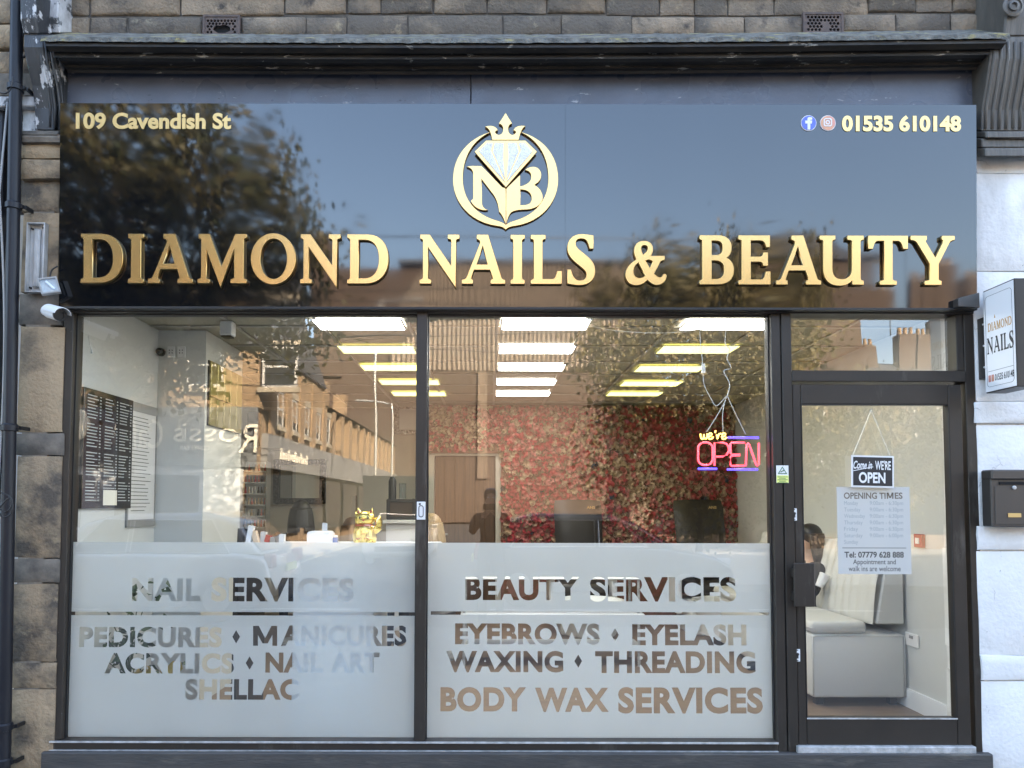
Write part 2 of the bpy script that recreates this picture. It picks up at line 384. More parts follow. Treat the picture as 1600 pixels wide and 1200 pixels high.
M['petalpink'] = mat('pink_petal', (.62, .25, .23), .6)
M['petalcream'] = mat('cream_petal', (.58, .44, .31), .6)
M['petalyellow'] = mat('yellow_petal', (.62, .46, .10), .6)
M['petalblue'] = mat('dark_blue_petal', (.05, .075, .11), .6)
M['rosebed'] = mat('rose_bed', (.26, .10, .08), .8, col2=(.14, .09, .05), scale=14)
M['roseleaf'] = mat('dull_rose_leaf', (.16, .13, .065), .6)
M['facewhite'] = mat('white_sign_face', (.88, .88, .87), .5)
M['skin'] = mat('skin', (.50, .31, .22), .5)
M['hairbk'] = mat('black_hair', (.012, .010, .009), .4)
M['hairbr'] = mat('brown_hair', (.06, .035, .02), .45)
M['hairbl'] = mat('blonde_hair', (.36, .26, .14), .45, col2=(.24, .16, .08), scale=14, stretch=(6, 6, .6))
M['clblack'] = mat('black_clothes', (.012, .012, .014), .85)
M['cldark'] = mat('dark_clothes', (.03, .03, .036), .85)
M['clbrown'] = mat('brown_clothes', (.10, .075, .06), .85)
M['jeans'] = mat('dark_trousers', (.035, .04, .055), .85)
# street
M['asphalt'] = mat('asphalt', (.055, .055, .056), .85, col2=(.042, .042, .043), scale=3, bump=.4, bscale=90)
M['paving'] = mat('concrete_paving', (.24, .23, .21), .85, col2=(.19, .18, .165), scale=3, bump=.25, bscale=60)
M['kerb'] = mat('kerb_stone', (.27, .26, .24), .85, col2=(.2, .19, .18), scale=8)
M['roadline'] = mat('white_road_paint', (.62, .62, .60), .7)
def brick(name, c1, c2, mo, s=1):
    m = bpy.data.materials.new(name); m.use_nodes = True; t = m.node_tree; b = t.nodes['Principled BSDF']; b.inputs['Roughness'].default_value = .9
    tc = t.nodes.new('ShaderNodeTexCoord'); sx = t.nodes.new('ShaderNodeSeparateXYZ'); t.links.new(tc.outputs['Object'], sx.inputs[0])
    ad = t.nodes.new('ShaderNodeMath'); t.links.new(sx.outputs[0], ad.inputs[0]); t.links.new(sx.outputs[1], ad.inputs[1])
    cx = t.nodes.new('ShaderNodeCombineXYZ'); t.links.new(ad.outputs[0], cx.inputs[0]); t.links.new(sx.outputs[2], cx.inputs[1])
    br = t.nodes.new('ShaderNodeTexBrick'); br.inputs['Color1'].default_value = (*c1, 1); br.inputs['Color2'].default_value = (*c2, 1); br.inputs['Mortar'].default_value = (*mo, 1)
    br.inputs['Scale'].default_value = 1; br.inputs['Brick Width'].default_value = .45 * s; br.inputs['Row Height'].default_value = .15 * s; br.inputs['Mortar Size'].default_value = .012
    t.links.new(cx.outputs[0], br.inputs['Vector']); t.links.new(br.outputs[0], b.inputs['Base Color']); return m
M['brickdk'] = brick('brown_brick', (.085, .058, .042), (.066, .045, .033), (.058, .043, .034))
M['brickor'] = brick('buff_stone_courses', (.27, .185, .11), (.215, .15, .09), (.16, .12, .08), 1.4)
M['sootcourse'] = brick('sooty_stone_courses', (.22, .172, .122), (.14, .117, .092), (.09, .078, .064), 1.0); layer(M['sootcourse'], (.075, .068, .06), 2.5, .5, .68, seed=4)
M['pier'] = mat('dull_stone_pier', (.17, .13, .095), .9, col2=(.12, .09, .07), scale=2)
M['sillstone'] = mat('pale_sill_stone', (.30, .26, .20), .8)
M['corrug'] = mat('brown_corrugated_sheet', (.20, .16, .125), .6, col2=(.155, .125, .10), scale=2)
M['slate'] = mat('slate_roof', (.07, .072, .08), .6, col2=(.05, .05, .055), scale=8)
M['render'] = mat('pale_grey_render', (.50, .53, .55), .7, col2=(.46, .48, .5), scale=3)
M['slatefas'] = mat('slate_grey_fascia', (.13, .14, .15), .6)
M['cream'] = mat('cream_lettering', (.78, .74, .62), .5)
M['greysign'] = mat('grey_fascia', (.20, .20, .20), .6)
M['bark'] = mat('bark', (.07, .05, .035), .9, col2=(.04, .03, .022), scale=10, bump=.8, bscale=18, stretch=(2, 2, .4))
def leaf_mat(name, a, b_):
    m = mat(name, a, .55, col2=b_, scale=1.3, detail=3, contrast=(.4, .6)); t = m.node_tree; b = t.nodes['Principled BSDF']
    tl = t.nodes.new('ShaderNodeBsdfTranslucent'); mx = t.nodes.new('ShaderNodeMixShader'); mx.inputs[0].default_value = .3
    tl.inputs[0].default_value = (.16, .15, .04, 1)
    t.links.new(b.outputs[0], mx.inputs[1]); t.links.new(tl.outputs[0], mx.inputs[2]); t.links.new(mx.outputs[0], t.nodes['Material Output'].inputs[0]); return m
M['leaf'] = leaf_mat('autumn_green_leaf', (.04, .05, .018), (.12, .095, .032))
M['leaf2'] = leaf_mat('olive_leaf', (.11, .10, .035), (.22, .17, .065))
M['carsilver'] = mat('silver_car_paint', (.50, .51, .52), .25, .5, coat=.6)
M['cardark'] = mat('dark_grey_car_paint', (.05, .055, .06), .25, .4, coat=.6)
M['carwhite'] = mat('white_car_paint', (.70, .71, .72), .25, coat=.6)
M['tyre'] = mat('tyre_rubber', (.02, .02, .02), .8)
M['rim'] = mat('alloy_rim', (.45, .45, .46), .3, .9)
M['carglass'] = mat('car_window', (.02, .024, .028), .05, spec=.8)
M['redlamp'] = mat('red_lamp_lens', (.35, .02, .02), .2)
M['lamplens'] = mat('clear_lamp_lens', (.7, .72, .74), .1)
M['galv'] = mat('galvanised_post', (.42, .42, .40), .45, .6)
# frosted window film: diffuse, lets blurred light through
def film_mat(name, col, thr):
    m = bpy.data.materials.new(name); m.use_nodes = True; t = m.node_tree; t.nodes.remove(t.nodes['Principled BSDF'])
    d = t.nodes.new('ShaderNodeBsdfDiffuse'); d.inputs[0].default_value = (*col, 1)
    tc = t.nodes.new('ShaderNodeTexCoord'); mp = t.nodes.new('ShaderNodeMapping'); mp.inputs['Scale'].default_value = (1, 1, .35); n = t.nodes.new('ShaderNodeTexNoise'); n.inputs['Scale'].default_value = 3; n.inputs['Detail'].default_value = 5
    cr_ = t.nodes.new('ShaderNodeMix'); cr_.data_type = 'RGBA'; cr_.inputs[6].default_value = (*[c * .88 for c in col], 1); cr_.inputs[7].default_value = (*[min(.93, c * 1.03) for c in col], 1)
    t.links.new(tc.outputs['Object'], mp.inputs[0]); t.links.new(mp.outputs[0], n.inputs['Vector']); t.links.new(n.outputs[0], cr_.inputs[0]); t.links.new(cr_.outputs[2], d.inputs[0])
    l = t.nodes.new('ShaderNodeBsdfRefraction'); l.inputs[0].default_value = (.86, .9, .9, 1); l.inputs['IOR'].default_value = 1.45; l.inputs['Roughness'].default_value = .8
    l2 = t.nodes.new('ShaderNodeBsdfTranslucent'); l2.inputs[0].default_value = (.8, .84, .84, 1)
    mx = t.nodes.new('ShaderNodeMixShader'); mx.inputs[0].default_value = .6
    mx2 = t.nodes.new('ShaderNodeMixShader'); mx2.inputs[0].default_value = thr
    t.links.new(l.outputs[0], mx.inputs[1]); t.links.new(l2.outputs[0], mx.inputs[2])
    t.links.new(d.outputs[0], mx2.inputs[1]); t.links.new(mx.outputs[0], mx2.inputs[2]); t.links.new(mx2.outputs[0], t.nodes['Material Output'].inputs[0]); return m
M['film'] = film_mat('frosted_film', (.735, .705, .655), .31)
M['film2'] = film_mat('frosted_door_film', (.66, .64, .59), .2)

# ------------------------------------------------------------------ ground
def struct(name, mb, m, **k): return mb.build(name, m, None, kind='structure', **k)
struct('road', MB().box((-150, -9.2, -.30), (150, -4.75, -.12)), M['asphalt'])
struct('side_street', MB().box((-5.2, -220, -.30), (2.2, -9.2, -.121)), M['asphalt'])
struct('ground', MB().box((-300, -300, -.6), (300, 300, -.31)), M['asphalt'])
struct('pavement', MB().box((-150, -4.6, -.30), (150, 0.0, 0.0)), M['paving'])
struct('kerb', MB().box((-150, -4.75, -.30), (150, -4.6, 0.0)), M['kerb'], bevel=.015)
far_pave = struct('far_pavement', MB().box((-150, -60, -.30), (-5.2, -9.2, 0)).box((2.2, -60, -.30), (150, -9.2, 0)), M['paving'])
ln = MB()
for k in range(-20, 20): ln.box((k * 4.0, -7.05, -.121), (k * 4.0 + 2, -6.95, -.116))
struct('road_marking', ln, M['roadline'])

# ------------------------------------------------------------------ shop building: stone courses
def block_mesh(mb, x0, x1, z0, z1, yf, dep, rough=.006, rim=.012, nx=4, nz=3, g=.004, inset=.007):
    """one pitched-face stone: back box and an uneven raised face"""
    x0 += g; x1 -= g; z0 += g; z1 -= g
    j = lambda a: R.uniform(-a, a)
    bm = mb.bm
    xs = [x0] + [x0 + rim + (x1 - x0 - 2 * rim) * i / (nx - 2) for i in range(nx - 1)] + [x1]
    zs = [z0] + [z0 + rim + (z1 - z0 - 2 * rim) * i / (nz - 2) for i in range(nz - 1)] + [z1]
    gr = []
    for a, x in enumerate(xs):
        rw = []
        for b, z in enumerate(zs):
            edge = a in (0, len(xs) - 1) or b in (0, len(zs) - 1)
            y = yf + (inset + abs(j(.003)) if edge else j(rough))
            rw.append(bm.verts.new((x + j(.003), y, z + j(.003))))
        gr.append(rw)
    for a in range(len(xs) - 1):
        for b in range(len(zs) - 1): bm.faces.new((gr[a][b], gr[a + 1][b], gr[a + 1][b + 1], gr[a][b + 1]))
    ring = [gr[a][0] for a in range(len(xs))] + [gr[-1][b] for b in range(1, len(zs))] + [gr[a][-1] for a in range(len(xs) - 2, -1, -1)] + [gr[0][b] for b in range(len(zs) - 2, 0, -1)]
    bk = [bm.verts.new((v.co.x, yf + dep, v.co.z)) for v in ring]
    for i in range(len(ring)): bm.faces.new((ring[i], bk[i], bk[(i + 1) % len(ring)], ring[(i + 1) % len(ring)]))
    return mb
def stone(parent, px0, px1, py0, py1, yf, dep=.08, m='stone_top', rough=.006, name='stone_block', rim=.012):
    a = P(px0, py1, yf); b = P(px1, py0, yf)
    o = block_mesh(MB(), a.x, b.x, a.z, b.z, yf, dep, rough, rim).build(name, M[m], parent, sm=50); return o
wall = thing('stone_wall', 'row of soot-greyed sandstone blocks above the shopfront cornice', 'wall', (0, 0, 4.1))
b1 = [108, 139.5, 281.5, 444, 541.5, 595, 677, 761, 854.5, 947, 1031.5, 1085.5, 1137.5, 1210.5, 1357, 1432, 1489, 1537]
b2l = [108, 139.5, 198, 316]; b2m = [376, 478, 541.5, 637, 786, 877.5, 987.5, 1086, 1164, 1256]; b2r = [1318, 1401, 1487, 1536]
for ys, xs in (((-60, -20), [108, 210, 330, 480, 600, 720, 840, 990, 1100, 1230, 1330, 1450, 1537]),):
    for a, b in zip(xs, xs[1:]): stone(wall, a, b, ys[0], ys[1], .02)
for a, b in zip(b1, b1[1:]):
    t = (a + b) / 2 / 1600; stone(wall, a, b, -18, 23 - 5 * (t > .82) + (-3 if .3 < t < .6 else 0), .02)
for L in (b2l, b2m, b2r):
    for a, b in zip(L, L[1:]):
        t = (a + b) / 2 / 1600; stone(wall, a, b, (25 if t < .36 or t > .6 else 22) - 5 * (t > .82), 56 - 6 * (t > .8), .02)
a = P(60, 62, .05); b = P(1580, -62, .05)
MB().box((a.x, .035, a.z - .3), (b.x, .12, b.z)).build('mortar_bed', M['mortar'], wall)
# rest of the building: upper storeys and the house row each side
bl = thing('shop_building', 'tall sandstone building holding the nail shop on its ground floor', 'building', (0, 4, 3.2))
MB().box((-2.95, .12, 3.15), (3.6, 9, 11.5)).box((-2.95, .0, 4.46), (3.6, .12, 11.5)).build('upper_storeys', M['sootcourse'], bl)
rw = MB().box((-30, -.02, 4.2), (-2.96, 9, 11.5)).box((-30, .1, -.2), (-3.05, 9, 4.2)).box((3.61, .05, -.2), (34, 9, 11.5))
tag(rw.build('house_row', M['sootcourse']), 'long stone terrace continuing either side of the shop', 'building')

# air vents
def vent(px0, px1, py0, py1, label, broken):
    a = P(px0, py1, .01); b = P(px1, py0, .01); t = thing('air_vent', label, 'vent', ((a.x + b.x) / 2, .02, a.z))
    W, H = b.x - a.x, b.z - a.z; nx = 9; hx = W / (nx + .8); polys = [[(0, 0), (W, 0), (W, H), (0, H)]]; r = hx * .43
    row = 0; y = H * .13
    while y < H * .93:
        for k in range(nx if row % 2 == 0 else nx - 1):
            x = hx * (.9 + k + (.5 if row % 2 else 0))
            if broken and abs(x - W * .52) < W * .30 and H * .12 < y < H * .62: continue
            if not broken and abs(x - W * .6) < W * .14 and y < H * .5 and R.random() < .7: continue
            polys.append([(x + r * math.cos(math.pi / 3 * q), y + r * math.sin(math.pi / 3 * q)) for q in range(6)])
        y += hx * .87; row += 1
    if broken: polys.append([(W * .24, H * .32), (W * .30, H * .20), (W * .40, H * .08), (W * .62, H * .08), (W * .78, H * .22), (W * .76, H * .44), (W * .60, H * .58), (W * .45, H * .5), (W * .33, H * .55)])
    me = curve_mesh(polys, .004); me.transform(Matrix.Translation((a.x, .012, a.z)) @ XZ); me.materials.clear()
    mesh_obj('grille', me, M['vent'], t)
    f = MB().box((a.x - .012, .004, a.z - .012), (b.x + .012, .03, a.z)).box((a.x - .012, .004, b.z), (b.x + .012, .03, b.z + .012)).box((a.x - .012, .004, a.z), (a.x, .03, b.z)).box((b.x, .004, a.z), (b.x + .012, .03, b.z))
    f.build('frame', M['vent'], t)
    MB().box((a.x, .026, a.z), (b.x, .034, b.z)).build('backing', M['void'], t)
vent(320, 372, 27, 54, 'rusty honeycomb air vent with a broken hole in its middle', True)
vent(1258, 1314, 23, 50, 'intact honeycomb air vent partly clogged with mortar', False)

# left pilaster of stone
pil = thing('stone_pilaster', 'weathered sandstone pilaster behind the downpipe beside the shop window', 'pilaster', (P(60, 1195).x, 0, 0))
YP = -.06
def st2(px0, px1, py0, py1, m='stone', rough=.004, yf=YP, name='stone_block', rim=.02): return stone(pil, px0, px1, py0, py1, yf, .22, m, rough, name, rim)
st2(28, 94, 208, 222, 'sootband', name='moulding', yf=YP - .05); st2(30, 94, 222, 247, name='moulding', yf=YP - .02); st2(29, 94, 247, 279, 'stone', yf=YP - .035)
st2(30, 93, 279, 331); st2(30, 93, 331, 457); st2(27, 96, 457, 508, 'sootband')
st2(24, 101, 509, 676); st2(22, 100, 676, 712, 'sootband'); st2(20, 97, 712, 872); st2(15, 93, 873, 911, 'sootband')
st2(12, 90, 912, 1035); st2(11, 88, 1035, 1077); st2(10, 86, 1077, 1205, rough=.008)
a = P(12, 1204, YP); b = P(90, 210, YP); MB().box((a.x + .012, YP + .009, a.z), (b.x - .012, YP + .15, b.z)).build('mortar_bed', M['mortarlt'], pil)
# edge-of-frame stones beside the console
for i, (y0, y1) in enumerate(((-62, -3), (-3, 36), (36, 76), (79, 116), (116, 152))):
    if i < 2: stone(pil, -60, 52, y0, y1, .0, .2, 'stone')
    else: stone(pil, -60, 54, y0, y1, .0, .2, 'stone')
lv = thing('stone_ledge', 'dark stone ledge with whitewashed block beside the left console', 'ledge', (P(20, 170).x, 0, P(20, 170).z))
a = P(-60, 152, -.02); b = P(60, 116, -.02)
for (x0, x1, y0, y1, yf, m, nm) in ((-60, 58, 114, 150, -.04, 'sootband', 'moulding'), (-60, 62, 150, 166, -.09, 'flakewhite', 'ledge_course'), (34, 66, 167, 208, -.05, 'flakewhite', 'stone_block')):
    a = P(x0, y1, yf); b = P(x1, y0, yf); MB().box((a.x, yf, a.z), (b.x, .1, b.z)).build(nm, M[m], lv, bevel=.006)
nb = thing('neighbour_shopfront', 'black painted shopfront edge at the far left of the photo', 'shopfront', (P(-8, 1195).x, 0, 0))
a = P(-120, 1200, -.05); b = P(7, 166, -.05); MB().box((a.x, -.05, 0), (b.x, .1, b.z)).build('post', M['pipe'], nb, bevel=.01)

# right white wall with channelled courses
ww = thing('white_wall', 'white painted stone wall right of the shop door', 'wall', (P(1580, 1195).x, 0, 0))
ed = [(244, 270, 0), (271, 424, 0), (425, 627, 0), (628, 662, 1), (664, 822, 0), (823, 860, 1), (861, 1024, 0), (1025, 1063, 1), (1064, 1204, 0)]
for y0, y1, k in ed:
    yf = -.05 - .010 * k; a = P(1526 if y0 < 500 else (1527 + (y0 > 660) * 4 + (y0 > 900) * 6) - 2 * k, y1, yf); b = P(1760, y0, yf)
    block_mesh(MB(), a.x, b.x, a.z + .001, b.z, yf, .3, .0012, .006, 6, 5, .0007, .002).build('stone_course', M['white'], ww, sm=50)
a = P(1526, 1204, 0); b = P(1760, 244, 0); MB().box((a.x + .01, -.035, a.z), (b.x, .2, b.z)).build('backing_wall', M['white'], ww)

# ------------------------------------------------------------------ consoles, cornice, fascia strip
def console(pxl, pxr, prof, m, label, pyo=0):
    pass
cl = thing('console_bracket', 'black console bracket with flaking white paint at the left end of the cornice', 'bracket', (P(75, 205).x, 0, P(75, 205).z))
def YZprism(pxl, pxr, pts, yref=-.1):
    """profile: list of (y, py) seen from the side"""
    mb = MB(); x0 = P(pxl, 100, yref).x; x1 = P(pxr, 100, yref).x
    return mb.prism([(x0, y, P(700, py, y).z) for y, py in pts], (x1 - x0, 0, 0))
YZprism(53, 77, [(.05, -40), (-.22, -40), (-.24, -10), (-.23, 30), (-.20, 55), (.05, 55)]).build('scroll_cap', M['consolepaint'], cl, bevel=.008)
YZprism(77, 106, [(.05, -40), (-.10, -40), (-.11, 30), (-.08, 53), (.05, 53)], .0).build('scroll_side', M['flakewhite'], cl, bevel=.006)
YZprism(54, 85, [(.05, 55.5), (-.20, 55.5), (-.20, 75), (-.17, 100), (-.12, 135), (-.09, 170), (-.085, 205), (.05, 205)]).build('scroll_body', M['consolepaint'], cl, bevel=.006)
YZprism(86, 95, [(.05, 57), (-.16, 57), (-.14, 100), (-.09, 135), (-.065, 170), (-.06, 205), (.05, 205)]).build('side_fillet', M['consolepaint'], cl, bevel=.004)
mb = MB()
for k in range(3):
    x = P(61 + k * 8, 100, -.2).x
    mb.tube([Vector((x, y - .002, P(700, py, y).z)) for y, py in ((-.20, 62), (-.17, 100), (-.12, 135), (-.09, 170), (-.085, 200))], .006, 6)
mb.build('flute', M['consolepaint'], cl, sm=True)
YZprism(34, 95, [(.05, 205.5), (-.10, 205.5), (-.11, 212), (-.08, 216), (.05, 216)]).build('base_moulding', M['sootband'], cl, bevel=.004)
cr = thing('console_bracket', 'grey-brown fluted console bracket with a rosette at the right end of the cornice', 'bracket', (P(1570, 240).x, 0, P(1570, 240).z))
YZprism(1551, 1640, [(.05, -40), (-.20, -40), (-.22, -10), (-.21, 25), (-.19, 55), (.05, 55)]).build('scroll_cap', M['consolegrey'], cr, bevel=.008)
YZprism(1534, 1550, [(.05, -40), (-.09, -40), (-.10, 20), (-.08, 47), (.05, 47)], 0).build('scroll_side', M['oldwhite'], cr, bevel=.02, seg=3)
c = P(1583, 10, -.225)
MB().lathe([(.058, 0), (.058, .008), (.044, .014), (.044, .006), (.028, .006), (.028, .016), (.016, .018), (.014, .008), (.002, .010)], c + Vector((0, .005, 0)), 24, Matrix.Rotation(math.pi / 2, 4, 'X')).build('rosette', M['consolegrey'], cr, sm=35)
prof = [(.05, 55.5), (-.19, 55.5), (-.19, 62), (-.185, 90), (-.15, 130), (-.11, 170), (-.10, 203), (.05, 203)]
x0 = P(1538, 100, -.15).x; x1 = P(1650, 100, -.15).x
YZprism(1540, 1650, prof, -.15).build('scroll_body', M['consolegrey'], cr, bevel=.005)
mb = MB()
for k in range(7):
    x = P(1556 + k * 11, 100, -.2).x
    mb.tube([Vector((x, y - .001, P(700, py, y).z)) for y, py in ((-.19, 64), (-.185, 90), (-.15, 130), (-.11, 170), (-.10, 200))], .009, 6)
mb.build('flute', M['consolegrey'], cr, sm=True)
for i, (pa, pb, y) in enumerate(((203.5, 214, -.14), (214.5, 229, -.12), (229.5, 243, -.145))):
    YZprism(1527 if i else 1530, 1650, [(.05, pa), (y, pa), (y, pb), (.05, pb)], -.1).build('base_moulding', M['consolegrey'], cr, bevel=.006)

co = thing('cornice', 'black flaking moulded cornice with lichened lead on top', 'cornice', (0, 0, P(700, 110).z))
def crun(name, m, pts, xl=92, xr=1546, bevel=.004, nseg=40, wob=.0):
    """moulding with a side profile (y, py), run the length of the front and sagging slightly as the photo shows"""
    bm = bmesh.new(); rings = []
    for i in range(nseg + 1):
        t = i / nseg; px = xl + (xr - xl) * t
        dy = -7.5 * t * t + 3 * math.sin(t * math.pi) ; rr = []
        for (y, py) in pts:
            p = P(700, py + dy, y); rr.append(bm.verts.new((P(px, 80, -.12).x, y + R.uniform(-wob, wob), p.z + R.uniform(-wob, wob))))
        rings.append(rr)
    n = len(pts)
    for a_, b_ in zip(rings, rings[1:]):
        for k in range(n): bm.faces.new((a_[k], b_[k], b_[(k + 1) % n], a_[(k + 1) % n]))
    bm.faces.new(rings[0]); bm.faces.new(rings[-1][::-1])
    s = MB(); s.bm.free(); s.bm = bm
    return s.build(name, M[m], co, sm=35)
crun('lead_flashing', 'lead', [(.03, 52), (-.10, 55), (-.245, 58.5), (-.250, 65.5), (-.243, 65.5), (-.08, 65), (.03, 64.5)], 86, 1552, nseg=220, wob=.002)
crun('upper_moulding', 'oldpaint', [(.03, 66.4), (-.238, 67.5), (-.238, 73), (-.215, 79), (-.205, 82), (.03, 82)], 92, 1548)
crun('middle_moulding', 'oldpaint', [(.03, 82.2), (-.185, 82.2), (-.185, 91), (.03, 91)], 96, 1543)
crun('lower_moulding', 'oldpaint', [(.03, 91.3), (-.160, 91.3), (-.150, 96), (-.125, 100), (-.11, 102), (-.11, 106), (-.085, 110), (-.075, 115), (.03, 115)], 99, 1540)
fb = thing('fascia_strip', 'grey-blue painted board strip with peeling spots above the black sign', 'fascia board', (0, 0, P(700, 165).z))
for x0, x1, yy in ((100, 735.5, -.030), (736, 1534, -.036)):
    a = P(x0, 210, yy); b = P(x1, 108, yy); MB().box((a.x, yy, a.z), (b.x, .05, b.z)).build('board', M['fasciablue'], fb, bevel=.003)
a = P(1526, 245, -.02); b = P(1537, 105, -.02); MB().box((a.x, -.028, a.z), (b.x, .05, b.z)).build('end_board', M['fasciablue'], fb)

# ------------------------------------------------------------------ black shop sign
TILT = rad(2.2)
s0 = P(93, 478.5, -.105)
sgn = thing('shop_sign', 'wide black gloss sign board with raised gold lettering over the shopfront', 'sign', (0, -.105, s0.z))
sgn.rotation_euler = (TILT, 0, 0)
SM = Matrix.Translation(Vector((0, -.105, s0.z))) @ Matrix.Rotation(TILT, 4, 'X'); SMi = SM.inverted()
def SP(px, py, off=0.0):
    """point on the tilted sign face, in sign coordinates (x, z)"""
    n = SM.to_3x3() @ Vector((0, -1, 0)); o = SM @ Vector((0, -off, 0)); d = ray(px, py)
    t = (o - CAM).dot(n) / d.dot(n); q = SMi @ (CAM + d * t); return (q.x, q.z)
def sign_part(name, me, m, y, **k):
    """a mesh drawn in the XY plane, set on the sign face with its back at depth y"""
    me.transform(Matrix.Translation((0, y, 0)) @ XZ); me.materials.clear()
    return mesh_obj(name, me, m, sgn, local=True, **k)
zt = SP(800, 162.5)[1]; xl = SP(93, 320)[0]; xr = SP(1526, 320)[0]; xm = SP(883, 320)[0]
for a, b in ((xl, xm - .0008), (xm + .0008, xr)):
    bm = MB(); nx, nz = 30, 8
    # thin sheet panel, very slightly uneven as rolled sheet is
    g = [[bm.bm.verts.new((a + (b - a) * i / nx, (.0011 * math.sin(i * .9 + a) * math.sin(math.pi * i / nx)), zt * k / nz)) for k in range(nz + 1)] for i in range(nx + 1)]
    for i in range(nx):
        for k in range(nz): bm.bm.faces.new((g[i][k], g[i + 1][k], g[i + 1][k + 1], g[i][k + 1]))
    bm.build('panel', M['sign'], sgn, local=True, sm=True)
MB().box((xl, .004, .001), (xr, .09, zt)).build('tray', M['sign'], sgn, local=True)
MB().box((xl, -.003, -.012), (xr, .085, 0)).build('lower_trim', M['aludark'], sgn, local=True)
GL = {
'D': (925, 'M0 0 L0 70 C40 75 60 90 60 130 L60 870 C60 910 40 925 0 930 L0 1000 L430 1000 C720 1000 890 810 890 510 C890 190 700 0 400 0 Z M240 100 L370 100 C580 100 690 250 690 500 C690 740 580 895 380 895 L240 895 Z'),
'I': (330, 'M0 0 L0 75 C40 80 62 95 62 130 L62 870 C62 905 40 920 0 925 L0 1000 L330 1000 L330 925 C290 920 268 905 268 870 L268 130 C268 95 290 80 330 75 L330 0 Z'),
'A': (914, 'M0 0 L0 75 C60 80 85 95 105 140 L385 830 C395 870 370 905 316 915 L316 1000 L553 1000 L835 130 C850 95 870 80 914 75 L914 0 L613 0 L613 75 C650 80 665 95 655 130 L598 288 L252 288 L195 130 C188 95 200 80 228 75 L228 0 Z M301 387 L553 387 L441 789 Z'),
'M': (1032, 'M0 0 L0 75 C50 80 75 95 75 130 L75 870 C75 905 60 912 20 918 L20 1000 L250 1000 L500 332 L800 1000 L1032 1000 L1032 925 C990 920 970 905 970 870 L970 130 C970 95 990 80 1032 75 L1032 0 L703 0 L703 75 C755 80 778 95 778 130 L778 720 L488 -80 L178 700 L178 130 C178 95 200 80 250 75 L250 0 Z'),
'N': (850, 'M0 0 L0 75 C50 80 71 95 71 130 L71 870 C71 905 50 915 13 920 L13 1000 L211 1000 L684 345 L684 870 C684 905 660 915 608 920 L608 1000 L850 1000 L850 920 C800 915 780 905 780 870 L776 -77 L174 755 L174 130 C174 95 195 80 239 75 L239 0 Z'),
'L': (667, 'M0 0 L0 75 C45 80 65 95 65 130 L65 870 C65 905 45 915 0 920 L0 1000 L312 1000 L312 920 C265 915 247 905 247 870 L247 95 L480 95 C530 110 555 170 570 258 L667 258 L667 0 Z'),
'S': (596, 'M480 725 L560 725 L560 990 C470 1005 390 1018 310 1018 C110 1018 0 900 0 740 C0 590 100 500 230 400 C340 315 415 270 415 190 C415 110 360 65 270 65 C170 65 110 130 75 290 L0 290 L0 10 C90 -8 170 -22 270 -22 C480 -22 596 100 596 270 C596 420 500 510 370 610 C260 695 175 740 175 830 C175 900 220 935 300 935 C400 935 450 880 480 725 Z'),
'&': (867, 'M866 176 C866 60 770 -17 670 -17 C590 -17 520 30 462 92 C400 20 320 -22 222 -22 C80 -22 0 70 0 195 C0 330 100 420 232 502 C200 570 180 625 183 695 C185 810 265 882 385 882 C505 882 578 815 576 714 C574 640 545 595 505 552 L512 574 L824 574 L824 495 C770 488 745 475 727 445 L598 215 C650 160 690 128 727 133 C775 140 790 165 800 200 C820 215 850 205 866 176 Z M394 800 C350 800 325 770 329 722 C332 675 350 630 368 596 C430 640 470 680 473 735 C474 775 445 800 394 800 Z M271 445 C190 390 163 330 163 252 C163 170 215 118 297 118 C345 118 385 140 421 172 Z M415 477 L516 316 L580 460 C565 490 520 495 512 500 C480 510 445 498 415 477 Z'),
'B': (716, 'M0 0 L0 75 C40 80 56 95 56 130 L56 870 C56 905 40 915 0 920 L0 1000 L390 1000 C570 1000 667 900 667 755 C667 640 620 575 555 540 C660 500 716 410 716 290 C716 110 600 0 380 0 Z M247 897 L340 897 C435 897 484 850 484 750 C484 640 430 594 330 594 L247 594 Z M247 490 L330 490 C450 490 516 420 516 300 C516 170 450 103 330 103 L247 103 Z'),
'E': (677, 'M0 0 L0 75 C50 80 70 95 70 130 L70 870 C70 905 50 915 0 920 L0 1000 L667 1000 L667 765 L590 765 C575 850 540 900 470 903 L258 903 L258 565 L450 565 C500 570 520 600 527 651 L624 651 L624 383 L527 383 C520 440 500 462 450 465 L258 465 L258 97 L480 97 C540 105 565 160 580 260 L677 260 L677 0 Z'),
'U': (914, 'M0 1000 L322 1000 L322 920 C275 915 258 905 258 870 L258 330 C258 180 330 105 460 105 C590 105 677 200 677 330 L677 870 C677 905 650 915 580 920 L580 1000 L914 1000 L914 920 C865 915 849 905 849 870 L849 130 C849 95 865 80 914 75 L914 0 L677 0 L677 90 C610 15 530 -22 410 -22 C200 -22 75 90 75 320 L75 870 C75 905 55 915 0 920 Z'),
'T': (824, 'M247 0 L247 75 C310 80 333 95 333 130 L333 900 L210 900 C150 900 120 850 95 735 L0 735 L0 1000 L824 1000 L824 735 L731 735 C705 850 670 900 610 900 L505 900 L505 130 C505 95 525 80 590 75 L590 0 Z'),
'Y': (905, 'M290 0 L290 75 C370 80 393 95 393 130 L393 430 L130 860 C105 900 60 915 0 920 L0 1000 L329 1000 L329 920 C300 915 300 895 312 870 L508 545 L660 850 C675 895 680 915 647 920 L647 1000 L905 1000 L905 920 C845 915 815 895 795 860 L572 425 L572 130 C572 95 590 80 630 75 L630 0 Z'),
}
